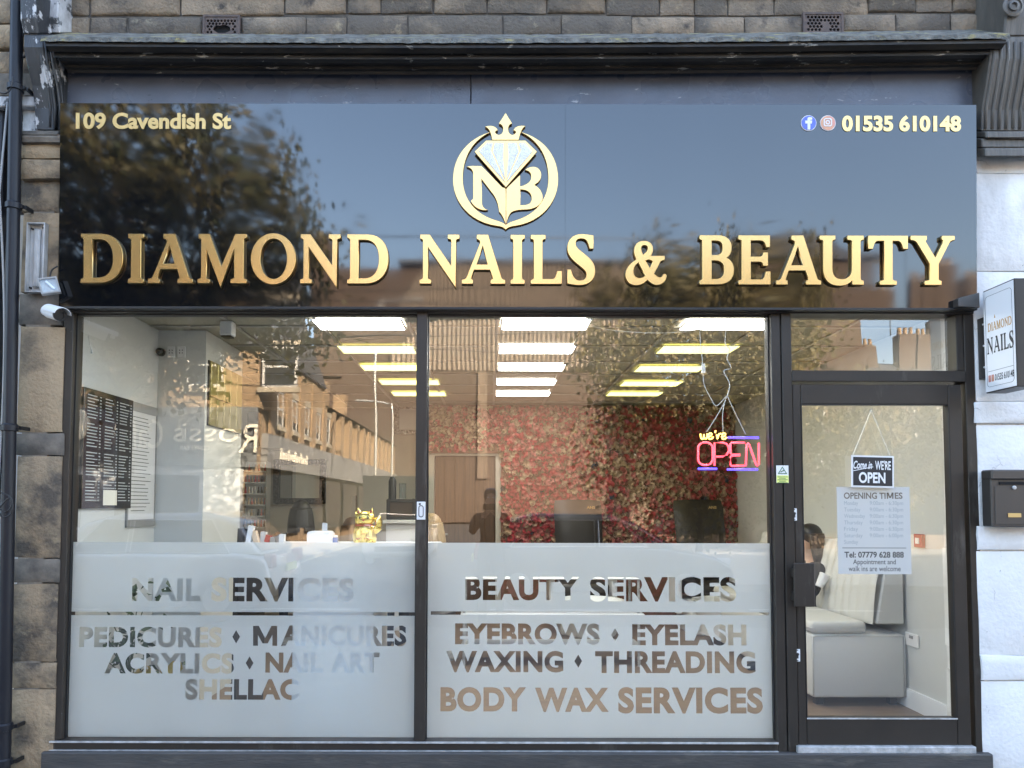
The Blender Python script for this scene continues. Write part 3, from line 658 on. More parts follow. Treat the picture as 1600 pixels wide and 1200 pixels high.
LET = [('D', 127, 197.5), ('I', 201, 227.5), ('A', 232, 304), ('M', 309.5, 388), ('O', 392.5, 465), ('N', 469.5, 534.5), ('D', 543, 612), ('N', 656, 720), ('A', 722, 791.5), ('I', 798, 822),
       ('L', 829.5, 880), ('S', 886.5, 932), ('&', 977.3, 1043.5), ('B', 1093, 1148.5), ('E', 1153.5, 1205.5), ('A', 1212.4, 1284.5), ('U', 1280.5, 1351), ('T', 1356, 1420), ('Y', 1422.5, 1493)]
def glyph(ch):
    if ch == 'O': return [ell(478, 498, 478, 520), ell(485, 498, 292, 418)], 957
    w_, p_ = GL[ch]; return svg(p_), w_
LETTERS = {}
for ch, x0, x1 in LET:
    polys, wd = glyph(ch); yb = 442 + 3.2 * (x0 - 127) / 1300; ytp = yb - 76
    (ax, az), (bx, bz) = SP(x0, yb, .018), SP(x1 - 2.5, ytp, .018)
    k = (bz - az) / 1000; kx = (bx - ax) / wd
    pl = [[(ax + x * kx, az + y * k) for x, y in q] for q in polys]
    o = sign_part('letter', curve_mesh(pl, .0085, .0018), M['goldside'], -.0125)
    f = curve_mesh([[(x, y) for x, y in q] for q in pl], .0006, 0)
    # inset raised face, as on built-up letters
    fo = sign_part('letter_face', f, M['gold'], -.0237)
    fo.parent = o
def emb(path, name, m, dep, y, parent=None):
    polys = [[SP(690 + x / 6, 165 + yy / 6, .02) for x, yy in q] for q in svg(path, 12)]
    o = sign_part(name, curve_mesh(polys, dep / 2, .0012), M[m], y); return o
em = emb('M445 250 C250 310 108 470 108 690 C108 900 260 1090 520 1125 C560 1130 585 1140 602 1160 C618 1140 645 1130 685 1125 C940 1090 1092 900 1092 690 C1092 470 960 310 755 250 C930 340 1003 500 1003 680 C1003 860 900 1020 680 1080 C640 1092 615 1105 602 1120 C590 1105 565 1092 525 1080 C300 1020 197 860 197 680 C197 500 270 340 445 250 Z', 'emblem_ring', 'gold', .014, -.010)
emb('M600 68 L658 165 C625 175 618 205 625 235 C632 270 665 285 690 262 C705 248 700 235 675 228 C690 195 730 182 782 190 C745 215 735 260 722 318 L475 318 C465 260 455 215 412 195 C470 178 510 195 525 228 C500 235 495 248 510 262 C535 285 570 270 577 235 C583 205 575 175 540 165 Z', 'emblem_crown', 'gold', .014, -.010)
emb('M240 570 C270 560 300 562 375 565 L570 765 L600 770 L600 1105 C585 1050 560 1010 540 990 C535 930 520 880 490 835 L372 680 L378 915 C385 950 400 965 427 975 C370 985 300 950 275 890 L297 870 L297 640 C297 600 275 580 240 570 Z', 'emblem_letter', 'gold', .012, -.009)
emb('M608 775 L735 650 L735 755 C790 745 825 720 838 690 C850 640 835 610 785 600 C830 560 900 560 925 610 C945 660 930 710 865 740 C930 770 955 830 945 880 C925 940 860 965 800 970 C730 972 680 975 650 1000 C630 1020 615 1060 608 1100 Z M737 780 L775 785 C835 800 850 840 845 880 C838 920 810 932 737 932 Z', 'emblem_letter', 'gold', .012, -.009)
dm = emb('M418 337 L785 337 L890 440 L602 770 L312 440 Z', 'emblem_diamond', 'gold', .012, -.024)
for q in ('M425 365 L478 365 L458 430 L585 715 L355 440 Z', 'M500 365 L580 365 L572 480 L590 690 L485 445 Z', 'M622 365 L702 365 L718 445 L612 690 L630 480 Z', 'M725 365 L778 365 L848 440 L617 715 L745 430 Z'):
    g = emb(q, 'glitter_facet', 'glitter', .002, -.0335); g.parent = dm
def sign_text(s, x0, x1, y0, y1, name, m, off=.02, dep=.0025, y=-.0015, space=1.0):
    a = SP(x0, y1, .006); b = SP(x1, y0, .006)
    me = fit(text_mesh(s, off, .5, space=space), a[0], b[0], a[1], b[1])
    co_ = np.empty(len(me.vertices) * 3, np.float32); me.vertices.foreach_get('co', co_); co_ = co_.reshape(-1, 3)
    co_[:, 2] = np.where(co_[:, 2] > 0, dep, 0); me.vertices.foreach_set('co', co_.ravel())
    return sign_part(name, me, M[m], y)
sign_text('109 Cavendish St', 118, 361, 176, 201.5, 'address_lettering', 'goldflat', .034)
sign_text('01535 610148', 1316, 1502, 180, 205, 'phone_lettering', 'goldflat', .042)
def disc(px, py, rpx, m, name, y, th=.003, parent=None):
    c = SP(px, py); r = SP(px + rpx, py)[0] - c[0]
    o = sign_part(name, curve_mesh([ell(c[0], c[1], r, r, 36)], th / 2), M[m], y); return o
c1 = disc(1263, 193, 12.2, 'whiteplas', 'social_icon', -.003); disc(1263, 193, 11.2, 'fbblue', 'icon_field', -.0055).parent = c1
c2 = disc(1293, 193, 12.2, 'whiteplas', 'social_icon', -.003); disc(1293, 193, 11.2, 'pink', 'icon_field', -.0055).parent = c2
def icon(polys, par):
    o = sign_part('icon_mark', curve_mesh([[SP(1240 + x / 5.714, 170 + y / 5.714) for x, y in q] for q in polys], .001), M['whiteplas'], -.008); o.parent = par
icon(svg('M118 192 L118 138 L98 138 L98 112 L118 112 L118 100 C118 75 138 80 160 84 L160 104 C145 102 143 104 143 112 L160 112 L156 138 L143 138 L143 192 Z'), c1)
def rr(x0, y0, x1, y1, r, n=5):
    o = []
    for cx, cy, a0 in ((x1 - r, y1 - r, 0), (x0 + r, y1 - r, 90), (x0 + r, y0 + r, 180), (x1 - r, y0 + r, 270)):
        o += [(cx + r * math.cos(rad(a0 + 90 * k / n)), cy + r * math.sin(rad(a0 + 90 * k / n))) for k in range(n + 1)]
    return o
icon([rr(262, 90, 337, 164, 20), rr(271, 99, 328, 155, 14), ell(299, 127, 20, 20, 20), ell(299, 127, 11, 11, 16), ell(321, 106, 4, 4, 8)], c2)

# bracket box under the right end of the sign
a = P(1494, 482, -.13); b = P(1527, 464, -.13)
tag(MB().prism([(a.x, -.15, a.z + .006), (b.x, -.15, a.z), (b.x, -.15, b.z + .02), (a.x, -.15, b.z - .012)], (0, .05, 0)).build('junction_box', M['mailbox'], bevel=.003), 'small brown metal box under the right corner of the black sign', 'box')

# ------------------------------------------------------------------ shopfront frame, panes, film
sf = thing('shopfront', 'dark bronze aluminium shopfront with two frosted display windows', 'shopfront', (0, 0, .05))
ZT = P(700, 490, -.03).z; ZB = P(700, 1156, -.03).z; ZH = P(700, 478, -.05).z
def X(px, py=820, y=-.03): return P(px, py, y).x
def bar(x0, x1, z0, z1, y0=-.045, y1=.06, name='frame_bar', m='alu', par=sf, bevel=.003):
    return MB().box((x0, y0, z0), (x1, y1, z1)).build(name, M[m], par, bevel=bevel)
xj0, xj1 = X(92.5), X(107.5); xm0, xm1 = X(650), X(666.5); xp0, xp1 = X(1208), X(1238); xr0, xr1 = X(1504), X(1528)
bar(xj0, xr1, ZT, ZT + .11, -.05, .06, 'head_rail')
bar(xj0, xj1, ZB, ZT - .001, name='jamb'); bar(xm0, xm1, ZB, ZT - .001, -.055, name='mullion'); bar(xp0, (xp0 + xp1) / 2 - .003, .09, ZT - .001, -.048, name='mullion'); bar((xp0 + xp1) / 2 + .003, xp1 + .004, .09, ZT - .001, -.052, name='mullion')
MB().box(((xp0 + xp1) / 2 - .003, -.035, .09), ((xp0 + xp1) / 2 + .003, .06, ZT - .001)).build('gasket', M['aludark'], sf)
bar(xr0 + .03, xr1, .05, ZT - .001, name='jamb'); 
zs0 = P(700, 1172, -.05).z
bar(xj0, xp0 - .001, zs0, ZB - .001, -.052, .06, 'sill_rail'); 
MB().box((xj0, -.062, ZB - .004 - .006), (xp0 - .002, -.0555, ZB - .001)).build('sill_bead', M['alulight'], sf)
MB().box((xj0, -.064, zs0 - .004), (xp0 - .002, -.05, zs0 - .0005)).build('sill_bead', M['alulight'], sf)
# transom light over the door
ztr0, ztr1 = P(1360, 597, -.03).z, P(1360, 580, -.03).z
bar(xp1 + .005, xr0 + .029, ztr0, ztr1, -.052, .06, 'transom_bar'); bar(xr0 - .012, xr0 + .029, ztr1 + .001, ZT - .001, -.04, .06, 'transom_jamb')
G0 = ZB + .002
def pane(x0, x1, z0, z1, par, y=0.0, name='pane'):
    return MB().box((x0, y, z0), (x1, y + .006, z1)).build(name, M['glass'], par)
pane(xj1 - .008, xm0 + .008, ZB - .01, ZT + .008, sf); pane(xm1 - .008, xp0 + .008, ZB - .01, ZT + .008, sf); pane(xp1 - .004, xr0, ztr1 - .01, ZT + .008, sf)
for x0, x1, z0, z1 in ((xj1, xm0, ZB, ZT), (xm1, xp0, ZB, ZT)):
    MB().box((x0, -.012, z0), (x0 + .006, .014, z1)).box((x1 - .006, -.012, z0), (x1, .014, z1)).box((x0 + .006, -.012, z1 - .006), (x1 - .006, .014, z1)).build('glazing_bead', M['aludark'], sf)
# frosted film with the lettering cut out of it
YF = .010
def fp(px, py): p = P(px, py, YF); return (p.x, p.z)
def text_loops(s, x0, x1, y0, y1, off=.046, space=1.09):
    a = fp(x0, y1); b = fp(x1, y0)
    return [fit(text_mesh(s, off, space=space), a[0], b[0], a[1], b[1])]
def M_pieces(x0, x1, y0, y1, f=None):
    f = f or fp; q = lambda u, v: f(x0 + (x1 - x0) * u, y1 + (y0 - y1) * v)
    return [[q(*p) for p in pl] for pl in (((0, 0), (.2, 0), (.2, 1), (0, 1)), ((.8, 0), (1, 0), (1, 1), (.8, 1)), ((.0, 1), (.24, 1), (.61, .12), (.39, .12)), ((.76, 1), (1, 1), (.61, .12), (.39, .12)))]
def dia(px, py, rx, ry): return [fp(px - rx, py), fp(px, py - ry), fp(px + rx, py), fp(px, py + ry)]
def film(x0, x1, pieces, name='frosted_film', z0=None, z1=None):
    """film sheet with letter-shaped openings: constrained triangulation, letter triangles left out"""
    from mathutils.geometry import delaunay_2d_cdt
    zt_ = z1 or P(700, 848, YF).z; z0 = z0 or ZB
    V = [Vector(q) for q in ((x0, z0), (x1, z0), (x1, zt_), (x0, zt_))]; E_ = [(0, 1), (1, 2), (2, 3), (3, 0)]; T = []
    for pc_ in pieces:
        n0 = len(V)
        if isinstance(pc_, list):
            V += [Vector(q) for q in pc_]; k = len(pc_); E_ += [(n0 + i, n0 + (i + 1) % k) for i in range(k)]
            T += [(pc_[0], pc_[i], pc_[i + 1]) for i in range(1, k - 1)]
        else:
            V += [v.co.xy.copy() for v in pc_.vertices]; cnt = {}
            for p in pc_.polygons:
                for e in p.edge_keys: cnt[e] = cnt.get(e, 0) + 1
                vs_ = p.vertices; T += [tuple(tuple(pc_.vertices[q].co[:2]) for q in (vs_[0], vs_[i], vs_[i + 1])) for i in range(1, len(vs_) - 1)]
            E_ += [(n0 + i, n0 + j) for (i, j), c_ in cnt.items() if c_ == 1]
    r = delaunay_2d_cdt(V, E_, [], 0, 1e-6)
    vo = np.array([tuple(v) for v in r[0]]); fo_ = np.array([tuple(f) for f in r[2]]); c_ = vo[fo_].mean(1); T = np.array(T)
    A, B, C = T[:, 0], T[:, 1], T[:, 2]
    def crs(p, q): return (q[:, 0] - p[:, 0])[None] * (c_[:, 1][:, None] - p[:, 1][None]) - (q[:, 1] - p[:, 1])[None] * (c_[:, 0][:, None] - p[:, 0][None])
    d1, d2, d3 = crs(A, B), crs(B, C), crs(C, A)
    ins = (((d1 >= 0) & (d2 >= 0) & (d3 >= 0)) | ((d1 <= 0) & (d2 <= 0) & (d3 <= 0))).any(1)
    me = bpy.data.meshes.new(name); me.from_pydata([(x, YF, z) for x, z in vo], [], [tuple(map(int, f)) for f in fo_[~ins]])
    return mesh_obj(name, me, M['film'], sf)
TL = [('NAIL', 206, 313.5, 903.5, 939), ('SERVICES', 330, 553.5, 902.5, 940), ('PEDICURES', 123.5, 347, 979.5, 1011.5), ('ANICURES', 439, 635, 977.5, 1009.5), ('ACRYLICS', 163, 366, 1020.5, 1052.5), ('NAIL', 414.5, 505, 1019.5, 1051), ('ART', 517, 593, 1019.5, 1051), ('SHELLAC', 289, 467, 1061, 1093.5)]
TR = [('BEAUTY', 727, 905, 901, 938), ('SERVICES', 922, 1150, 901.5, 940), ('EYEBROWS', 711, 937, 974, 1007), ('EYELASH', 988, 1166, 975.5, 1008.5), ('WAXING', 697, 880, 1017, 1050.5), ('THREADING', 930, 1180, 1017.5, 1052), ('BODY', 688, 822, 1073.5, 1112), ('WAX', 836, 951, 1074.5, 1112.5), ('SERVICES', 966, 1191.5, 1074, 1115)]
film(xj1, xm0, [q for t in TL[:2] for q in text_loops(*t)], z0=fp(300, 956)[1])
film(xj1, xm0, [q for t in TL[2:] for q in text_loops(*t)] + [dia(369, 995, 6, 10.5), dia(390, 1036, 6, 10.5)] + M_pieces(395.5, 433, 978, 1009), z1=fp(300, 961.5)[1])
pc = [q for t in TR for q in text_loops(*t)] + [dia(961, 992, 6, 10.5), dia(903.5, 1033, 6, 10.5)]
film(xm1, xp0, pc + [[fp(673, 960.5), fp(1201, 961.5), fp(1201, 957), fp(673, 955)]])
# plinth
tag(MB().box((xj0 - .03, -.085, -.02), (xr1 + .01, .1, zs0 - .005)).build('plinth', M['plinth'], bevel=.006), 'dark painted plinth running under the shopfront', 'plinth')

# ------------------------------------------------------------------ door
dr = thing('shop_door', 'bronze framed glass shop door hung with an open sign', 'door', (X(1372), 0, .06))
dx0, dx1 = X(1242, 880, -.04), X(1509, 880, -.04); gx0, gx1 = X(1255.5, 880, -.04), X(1488, 880, -.04)
dz0, dz1 = P(1370, 1167, -.04).z, P(1370, 601, -.04).z; gz0, gz1 = P(1370, 1122, -.04).z, P(1370, 632, -.04).z
def dbar(x0, x1, z0, z1, name, y0=-.046): return MB().box((x0, y0, z0), (x1, .01, z1)).build(name, M['alu'], dr, bevel=.004)
dbar(dx0, gx0, dz0, dz1, 'stile'); dbar(gx1, dx1, dz0, dz1, 'stile'); dbar(gx0 + .001, gx1 - .001, gz1, dz1, 'rail'); dbar(gx0 + .001, gx1 - .001, dz0, gz0, 'rail')
MB().box((gx0 - .01, -.02, gz0 - .01), (gx1 + .01, -.014, gz1 + .01)).build('pane', M['glass'], dr)
MB().box((gx0, -.047, gz0), (gx0 + .004, -.022, gz1)).box((gx1 - .004, -.047, gz0), (gx1, -.022, gz1)).box((gx0 + .004, -.047, gz1 - .004), (gx1 - .004, -.022, gz1)).build('glazing_bead', M['aludark'], dr)
MB().box((gx0, -.05, gz0 - .004), (gx1, -.0465, gz0 + .003)).build('drip_bead', M['alulight'], dr)
a = P(1241, 948, -.10); b = P(1272, 880, -.10)
hd = MB().box((a.x, -.105, a.z), (b.x, -.088, b.z)).box((a.x + .002, -.088, a.z + .03), (a.x + .03, -.046, a.z + .08)).box((a.x + .002, -.088, b.z - .08), (a.x + .03, -.046, b.z - .03)).build('handle', M['alu'], dr, bevel=.004)
for py in (804, 1024):
    c = P(1241 + (py > 900) * 5, py, -.048); lp = MB().box((c.x - .015, -.049, c.z - .034), (c.x + .015, -.0462, c.z + .034)).build('lock_plate', M['whiteplas'], dr, bevel=.002)
    k = MB().lathe([(.008, 0), (.008, .004)], (c.x, -.049, c.z + .006), 12, Matrix.Rotation(math.pi / 2, 4, 'X')).box((c.x - .004, -.0525, c.z - .016), (c.x + .004, -.049, c.z + .004)).build('keyhole', M['black'], dr); k.parent = lp
    MB().box((c.x - .004, -.0505, c.z + .026), (c.x + .004, -.049, c.z + .031)).box((c.x - .004, -.0505, c.z - .031), (c.x + .004, -.049, c.z - .026)).build('screw', M['black'], dr).parent = lp
a = P(1245, 1176, -.06); b = P(1523, 1167.5, -.06)
tag(MB().box((a.x, -.075, a.z), (b.x, .02, b.z + .006)).build('threshold', M['alulight'], bevel=.003), 'pale worn metal threshold strip under the shop door', 'threshold')
c = P(658, 798, -.056); kp = thing('key_plate', 'small white key plate on the mullion between the two windows', 'plate', (c.x, c.y, c.z))
MB().box((c.x - .024, -.060, c.z - .05), (c.x + .024, -.056, c.z + .05)).build('plate', M['whiteplas'], kp, bevel=.003)
me = curve_mesh([rr(c.x - .014, c.z - .036, c.x + .014, c.z + .03, .013), rr(c.x - .010, c.z - .032, c.x + .010, c.z + .026, .009)], .0008); me.transform(Matrix.Translation((0, -.061, 0)) @ XZ); me.materials.clear()
mesh_obj('oval_slot', me, M['printblack'], kp)
MB().box((c.x - .012, -.0615, c.z + .032), (c.x - .002, -.060, c.z + .042)).build('screw', M['printblack'], kp)
# cctv warning sticker
c = P(1222.5, 741, -.053); st = thing('warning_sticker', 'yellow and white warning sticker on the post left of the door', 'sticker', (c.x, c.y, c.z))
MB().box((c.x - .034, -.0535, c.z - .049), (c.x + .034, -.0522, c.z + .049)).build('backing', M['whiteplas'], st)
MB().box((c.x - .033, -.0545, c.z - .048), (c.x + .033, -.0536, c.z - .006)).build('yellow_field', M['yellow'], st)
me = curve_mesh([[(c.x - .026, c.z + .002), (c.x + .026, c.z + .002), (c.x, c.z + .043)], [(c.x - .019, c.z + .006), (c.x + .019, c.z + .006), (c.x, c.z + .036)], [(c.x - .010, c.z + .010), (c.x + .010, c.z + .020), (c.x + .006, c.z + .024), (c.x - .012, c.z + .014)]], .0004); me.transform(Matrix.Translation((0, -.0545, 0)) @ XZ); me.materials.clear()
mesh_obj('triangle_mark', me, M['green'], st)
mb = MB()
for k in range(5): mb.box((c.x - (.028 if k % 2 == 0 else .02), -.0552, c.z - .013 - k * .008), (c.x + (.028 if k % 2 == 0 else .018), -.0547, c.z - .0165 - k * .008))
mb.build('small_print', M['green'], st)

# ------------------------------------------------------------------ small things on the facade
dp = thing('drainpipe', 'blue-black round downpipe at the left of the shopfront', 'drainpipe', (P(15, 700, -.135).x, -.135, 0))
xp, rp = P(22, 200, -.135).x + .012, .033
xt, xb = P(27, 0, -.135).x, P(6, 1190, -.135).x
zp = lambda py: P(20, py, -.135).z
xat = lambda z: xb + (xt - xb) * (z - zp(1190)) / (zp(0) - zp(1190))
MB().tube([(xat(z), -.135, z) for z in (0, 1, 2, 3, 4, 4.9)], rp, 16).build('pipe', M['pipe'], dp, sm=45)
for py in (137, 322, 668, 1135, 1190):
    z = zp(py); x = xat(z)
    MB().lathe([(rp + .002, -.02), (rp + .009, -.018), (rp + .009, .012), (rp + .002, .02)], (x, -.135, z), 16).build('collar', M['pipe'], dp, sm=30)
    MB().box((x + rp, -.14, z - .012), (x + rp + .018, -.125, z + .008)).box((x + rp + .018, -.125, z - .012), (x + rp + .03, -.06, z + .008)).build('pipe_clip', M['black'], dp)
pts = bez([(P(-2 + 8 * math.sin(k * .8), 300 + k * 110, -.16).x, -.155, P(0, 300 + k * 110, -.16).z) for k in range(9)], 5)
tag(MB().tube([Vector((P(12, 160, -.12).x, -.12, P(0, 160, -.12).z))] + pts, .006, 6).build('grey_cable', M['greyplas'], sm=True), 'grey cable hanging down beside the downpipe', 'cable')
def pcable(name, pl, y, r, m, label, cat='cable', n=6):
    return tag(MB().tube(bez([P(a, b, y) for a, b in pl], n), r, 6).build(name, M[m], sm=True), label, cat)
pcable('black_cable', [(52, -10), (44, 30), (36, 55), (32, 72), (38, 90), (46, 55), (50, 40)], -.13, .005, 'cable', 'black cable slanting down behind the pipe beside the console')
pcable('loose_wire', [(-5, 143), (8, 146), (17, 138), (20, 120)], -.24, .004, 'cable', 'loose wire looped into the downpipe under the stone ledge')
pcable('cable_coil', [(-4, 800), (6, 785), (16, 778), (19, 788), (10, 800), (-2, 795), (4, 808), (17, 803), (20, 790), (15, 776), (2, 770)], -.245, .004, 'cable', 'coiled black cable tied round the downpipe')
a = P(39, 456.5, -.09); b = P(71, 348, -.09); lb = thing('old_light_fitting', 'weathered white metal light fitting casing on the left pilaster', 'fitting', (a.x, -.06, a.z))
MB().box((a.x, -.066, a.z), (b.x, -.06, b.z)).box((a.x, -.095, a.z), (a.x + .006, -.066, b.z)).box((b.x - .006, -.095, a.z), (b.x, -.066, b.z)).box((a.x + .006, -.095, b.z - .006), (b.x - .006, -.066, b.z)).box((a.x + .006, -.095, a.z), (b.x - .006, -.066, a.z + .006)).build('casing', M['oldwhite'], lb)
MB().box((a.x + .03, -.082, a.z + .03), (b.x - .035, -.066, b.z - .03)).build('tray', M['oldwhite'], lb, bevel=.008)
for dx, dz in ((.018, .03), (b.x - a.x - .02, b.z - a.z - .025), (.018, b.z - a.z - .028)): MB().lathe([(.006, 0), (.006, .012)], (a.x + dx, -.066, a.z + dz), 10, Matrix.Rotation(math.pi / 2, 4, 'X')).build('screw', M['black'], lb)
# small wire-caged flood lamp
c = P(77, 447, -.17); fl = thing('flood_lamp', 'small clear flood lamp tilted at the lower left corner of the sign', 'lamp', tuple(c))
rot = Matrix.Rotation(rad(-18), 4, 'Y') @ Matrix.Rotation(rad(25), 4, 'Z')
fr = MB()
for sx in (-1, 1): fr.obox(c + rot @ Vector((sx * .043, 0, 0)), (.008, .03, .09), rot); fr.obox(c + rot @ Vector((0, 0, sx * .041)), (.078, .03, .008), rot)
fr.build('lamp_frame', M['greyplas'], fl)
MB().obox(c + rot @ Vector((0, .02, 0)), (.078, .02, .074), rot).build('reflector', M['oldwhite'], fl)
MB().obox(c + rot @ Vector((0, -.008, 0)), (.076, .004, .073), rot).build('lens', M['glass'], fl)
MB().tube([c + rot @ Vector((.02, -.0, -.02)), c + rot @ Vector((-.01, 0, .03))], .007, 8).build('bulb', M['lamplens'], fl)
MB().tube([c + Vector((.0, .03, .0)), P(80, 450, -.05)], .012, 8).build('arm', M['greyplas'], fl)
pcable('lamp_wire', [(78, 432), (81, 422), (90, 416)], -.14, .004, 'cable', 'black wire from the flood lamp to the sign edge')
# bullet camera
c0 = P(75, 487, -.12); c1_ = P(121, 500, -.40)
cc = thing('security_camera', 'white bullet security camera below the left corner of the sign', 'camera', tuple(P(74, 487, -.07)))
MB().lathe([(.026, 0), (.03, .004), (.03, .014), (.020, .022)], P(74, 486, -.062), 20, Matrix.Rotation(math.pi / 2, 4, 'X')).build('base', M['whiteplas'], cc, sm=35)
dv = (c1_ - c0).normalized(); q = dv.to_track_quat('Z', 'Y').to_matrix().to_4x4()
MB().tube([P(74, 486, -.075), P(77, 484, -.10), c0 + dv * .02], .012, 10).build('arm', M['whiteplas'], cc, sm=True)
MB().lathe([(.025, 0), (.032, .006), (.034, .02), (.034, .17), (.030, .175)], c0 + dv * .01, 20, q).build('body', M['whiteplas'], cc, sm=35)
MB().lathe([(.033, 0), (.033, .014), (.02, .015), (.02, .008), (.002, .008)], c0 + dv * .183, 20, q).build('lens_ring', M['black'], cc, sm=35)
sh = MB(); up = Vector((0, 0, 1)); sd_ = dv.cross(up).normalized(); u2 = sd_.cross(dv).normalized()
pr = [(math.cos(t), math.sin(t)) for t in [rad(10 + 16 * k) for k in range(11)]]
ri = [[c0 + dv * d + (sd_ * a_ + u2 * b_) * .041 for a_, b_ in pr] for d in (.02, .235)]
for k in range(10): sh.prism([ri[0][k], ri[0][k + 1], ri[1][k + 1], ri[1][k]], u2 * .003)
sh.build('sunshade', M['whiteplas'], cc, sm=35)

# projecting sign
xs = P(1539, 530, -.125).x
ps = thing('projecting_sign', 'white box sign with gold and black lettering projecting from the white wall', 'sign', (xs, -.1, PXz(1541, 613, xs).z))
ya, yb = PXz(1538, 530, xs).y, PXz(1588, 530, xs).y
za, zb2 = PXz(1588, 604.5, xs).z, PXz(1588, 433, xs).z
TH = .11
MB().box((xs, yb, za), (xs + TH, ya, zb2)).build('sign_box', M['alu'], ps, bevel=.003)
MB().box((xs - .003, yb + .006, za + .006), (xs - .0005, ya - .004, zb2 - .008)).build('face_panel', M['facewhite'], ps)
MB().box((xs + .012, ya + .001, za + .09), (xs + .06, -.05, za + .43)).build('wall_plate', M['mailbox'], ps)
for k in range(3): MB().ball((xs + .012, ya + .022, za + .15 + k * .12), .006).build('bolt', M['whiteplas'], ps)
W_, H_ = ya - yb, zb2 - za
FS = Matrix(((0, 0, -1, xs - .0036), (-1, 0, 0, ya), (0, 1, 0, za), (0, 0, 0, 1)))   # face frame: u from the wall outwards (0..W_), v up
def face_part(me, name, m):
    me.transform(FS); me.materials.clear(); return mesh_obj(name, me, M[m], ps)
def rline(poly, w_): return None
U = W_ / 300; V = H_ / 1090
def fo(x, y): return ((x - 232) * U, (1150 - y - (x - 232) * 0) * V)
o_ = rr(.018, .03, W_ - .018, H_ - .04, .02); i_ = rr(.0195, .0315, W_ - .0195, H_ - .0415, .0188)
face_part(curve_mesh([o_, i_], .0003), 'border_line', 'printblack')
def serif_word(wd, u0, u1, v0, v1, slim=1.0):
    tot = sum(glyph(c_)[1] for c_ in wd) + 120 * (len(wd) - 1); k = (u1 - u0) / tot; kv = (v1 - v0) / 1000; x = 0; out = []
    for c_ in wd:
        pl, wd_ = glyph(c_); out += [[(u0 + (x + a_) * k, v0 + b_ * kv) for a_, b_ in q] for q in pl]; x += wd_ + 120
    return out
face_part(curve_mesh(serif_word('DIAMOND', W_ * .15, W_ * .90, H_ * .585, H_ * .665), .0004), 'gold_word', 'printgold')
face_part(curve_mesh(serif_word('NAILS', W_ * .11, W_ * .94, H_ * .37, H_ * .525), .0004), 'black_word', 'printblack')
face_part(curve_mesh([[(W_ * .36, H_ * .70), (W_ * .40, H_ * .70), (W_ * .38, H_ * .735)], ], .0003), 'crown_mark', 'printgold')
face_part(curve_mesh([[(W_ * .12, H_ * .20), (W_ * .92, H_ * .20), (W_ * .92, H_ * .203), (W_ * .12, H_ * .203)]], .0003), 'rule_line', 'printblack')
face_part(fit(text_mesh('01535 610148', .02), W_ * .33, W_ * .92, H_ * .10, H_ * .165), 'phone_number', 'printblack')
face_part(curve_mesh([rr(W_ * .12, H_ * .10, W_ * .20, H_ * .165, .004), rr(W_ * .22, H_ * .10, W_ * .30, H_ * .165, .004)], .0003), 'icon_mark', 'pink')

# letterbox
a = P(1550, 823, -.15); b = P(1640, 735, -.15); mbx = thing('letterbox', 'dark bronze wall letterbox with brass name plate on the white wall', 'letterbox', (a.x, -.1, a.z))
MB().box((a.x, -.15, a.z), (b.x, -.075, b.z - .03)).build('body', M['mailbox'], mbx, bevel=.005)
MB().box((a.x - .003, -.165, b.z - .052), (b.x, -.075, b.z + .003)).build('lid', M['mailbox'], mbx, bevel=.008)
MB().box((a.x + .045, -.156, b.z - .078), (b.x - .02, -.1505, b.z - .062)).build('slot', M['void'], mbx)
MB().box((a.x + .018, -.154, a.z + .012), (b.x - .02, -.1503, b.z - .085)).build('door', M['mailbox'], mbx, bevel=.002)
c = P(1584, 762, -.155); MB().lathe([(.011, 0), (.011, .006), (.008, .008)], c, 14, Matrix.Rotation(math.pi / 2, 4, 'X')).build('lock', M['alulight'], mbx)
c = P(1585, 805, -.155); MB().box((c.x - .035, -.158, c.z - .011), (c.x + .035, -.1542, c.z + .011)).build('name_plate', M['brass'], mbx)

# ------------------------------------------------------------------ inside the shop: shell
ZF, ZC = .09, 2.735
XF = 2.93
XL, XBR, XAL, XR, YB = -2.37, -2.03, -2.95, 3.05, 5.15
struct('floor', MB().box((-3.2, .1, -.05), (3.3, 5.4, ZF)), M['floor'])
struct('front_step', MB().box((dx0, .02, -.05), (dx1, .099, ZF - .01)), M['plinth'])
struct('wall_left', MB().box((XL - .1, .062, -.05), (XL, 1.03, ZC)).box((XL - .1, .0, 2.58), (XL, .06, 2.7)), M['wallw'])
struct('chimney_breast', MB().box((XAL - .1, 1.031, -.05), (XBR, 1.78, ZC)), M['wallw'])
struct('wall_alcove', MB().box((XAL - .12, 1.781, -.05), (XAL, YB, ZC)), M['wall'])
struct('wall_back', MB().box((XAL - .12, YB + .001, -.05), (XR + .12, YB + .1, ZC)), M['wall'])
struct('wall_right', MB().box((XR, 3.3, -.05), (XR + .12, YB, ZC)).box((XF, .062, -.05), (XR + .12, 3.299, ZC)).box((xr1 - .01, .03, -.05), (XR + .12, .0619, ZC)), M['wallw'])
struct('wall_front_left', MB().box((XL - .6, .03, -.05), (xj0 + .005, .0619, 3.15)), M['wallw'])
struct('skirting_board', MB().box((XF - .018, .07, ZF), (XF - .001, 3.2, ZF + .13)).box((XL + .001, .07, ZF), (XL + .016, 1.02, ZF + .12)), M['cupboard'])
struct('lintel', MB().box((xj0 - .5, .0, ZT + .112), (xr1 + .5, .119, 3.149)), M['wall'])
ce = struct('ceiling', MB().box((-3.2, .121, ZC + .03), (3.3, 5.4, ZC + .3)), M['wall'])
g = MB()
for i in range(11): x = -3.0 + .61 * i; g.box((x - .012, .122, ZC - .004), (x + .012, YB, ZC + .004))
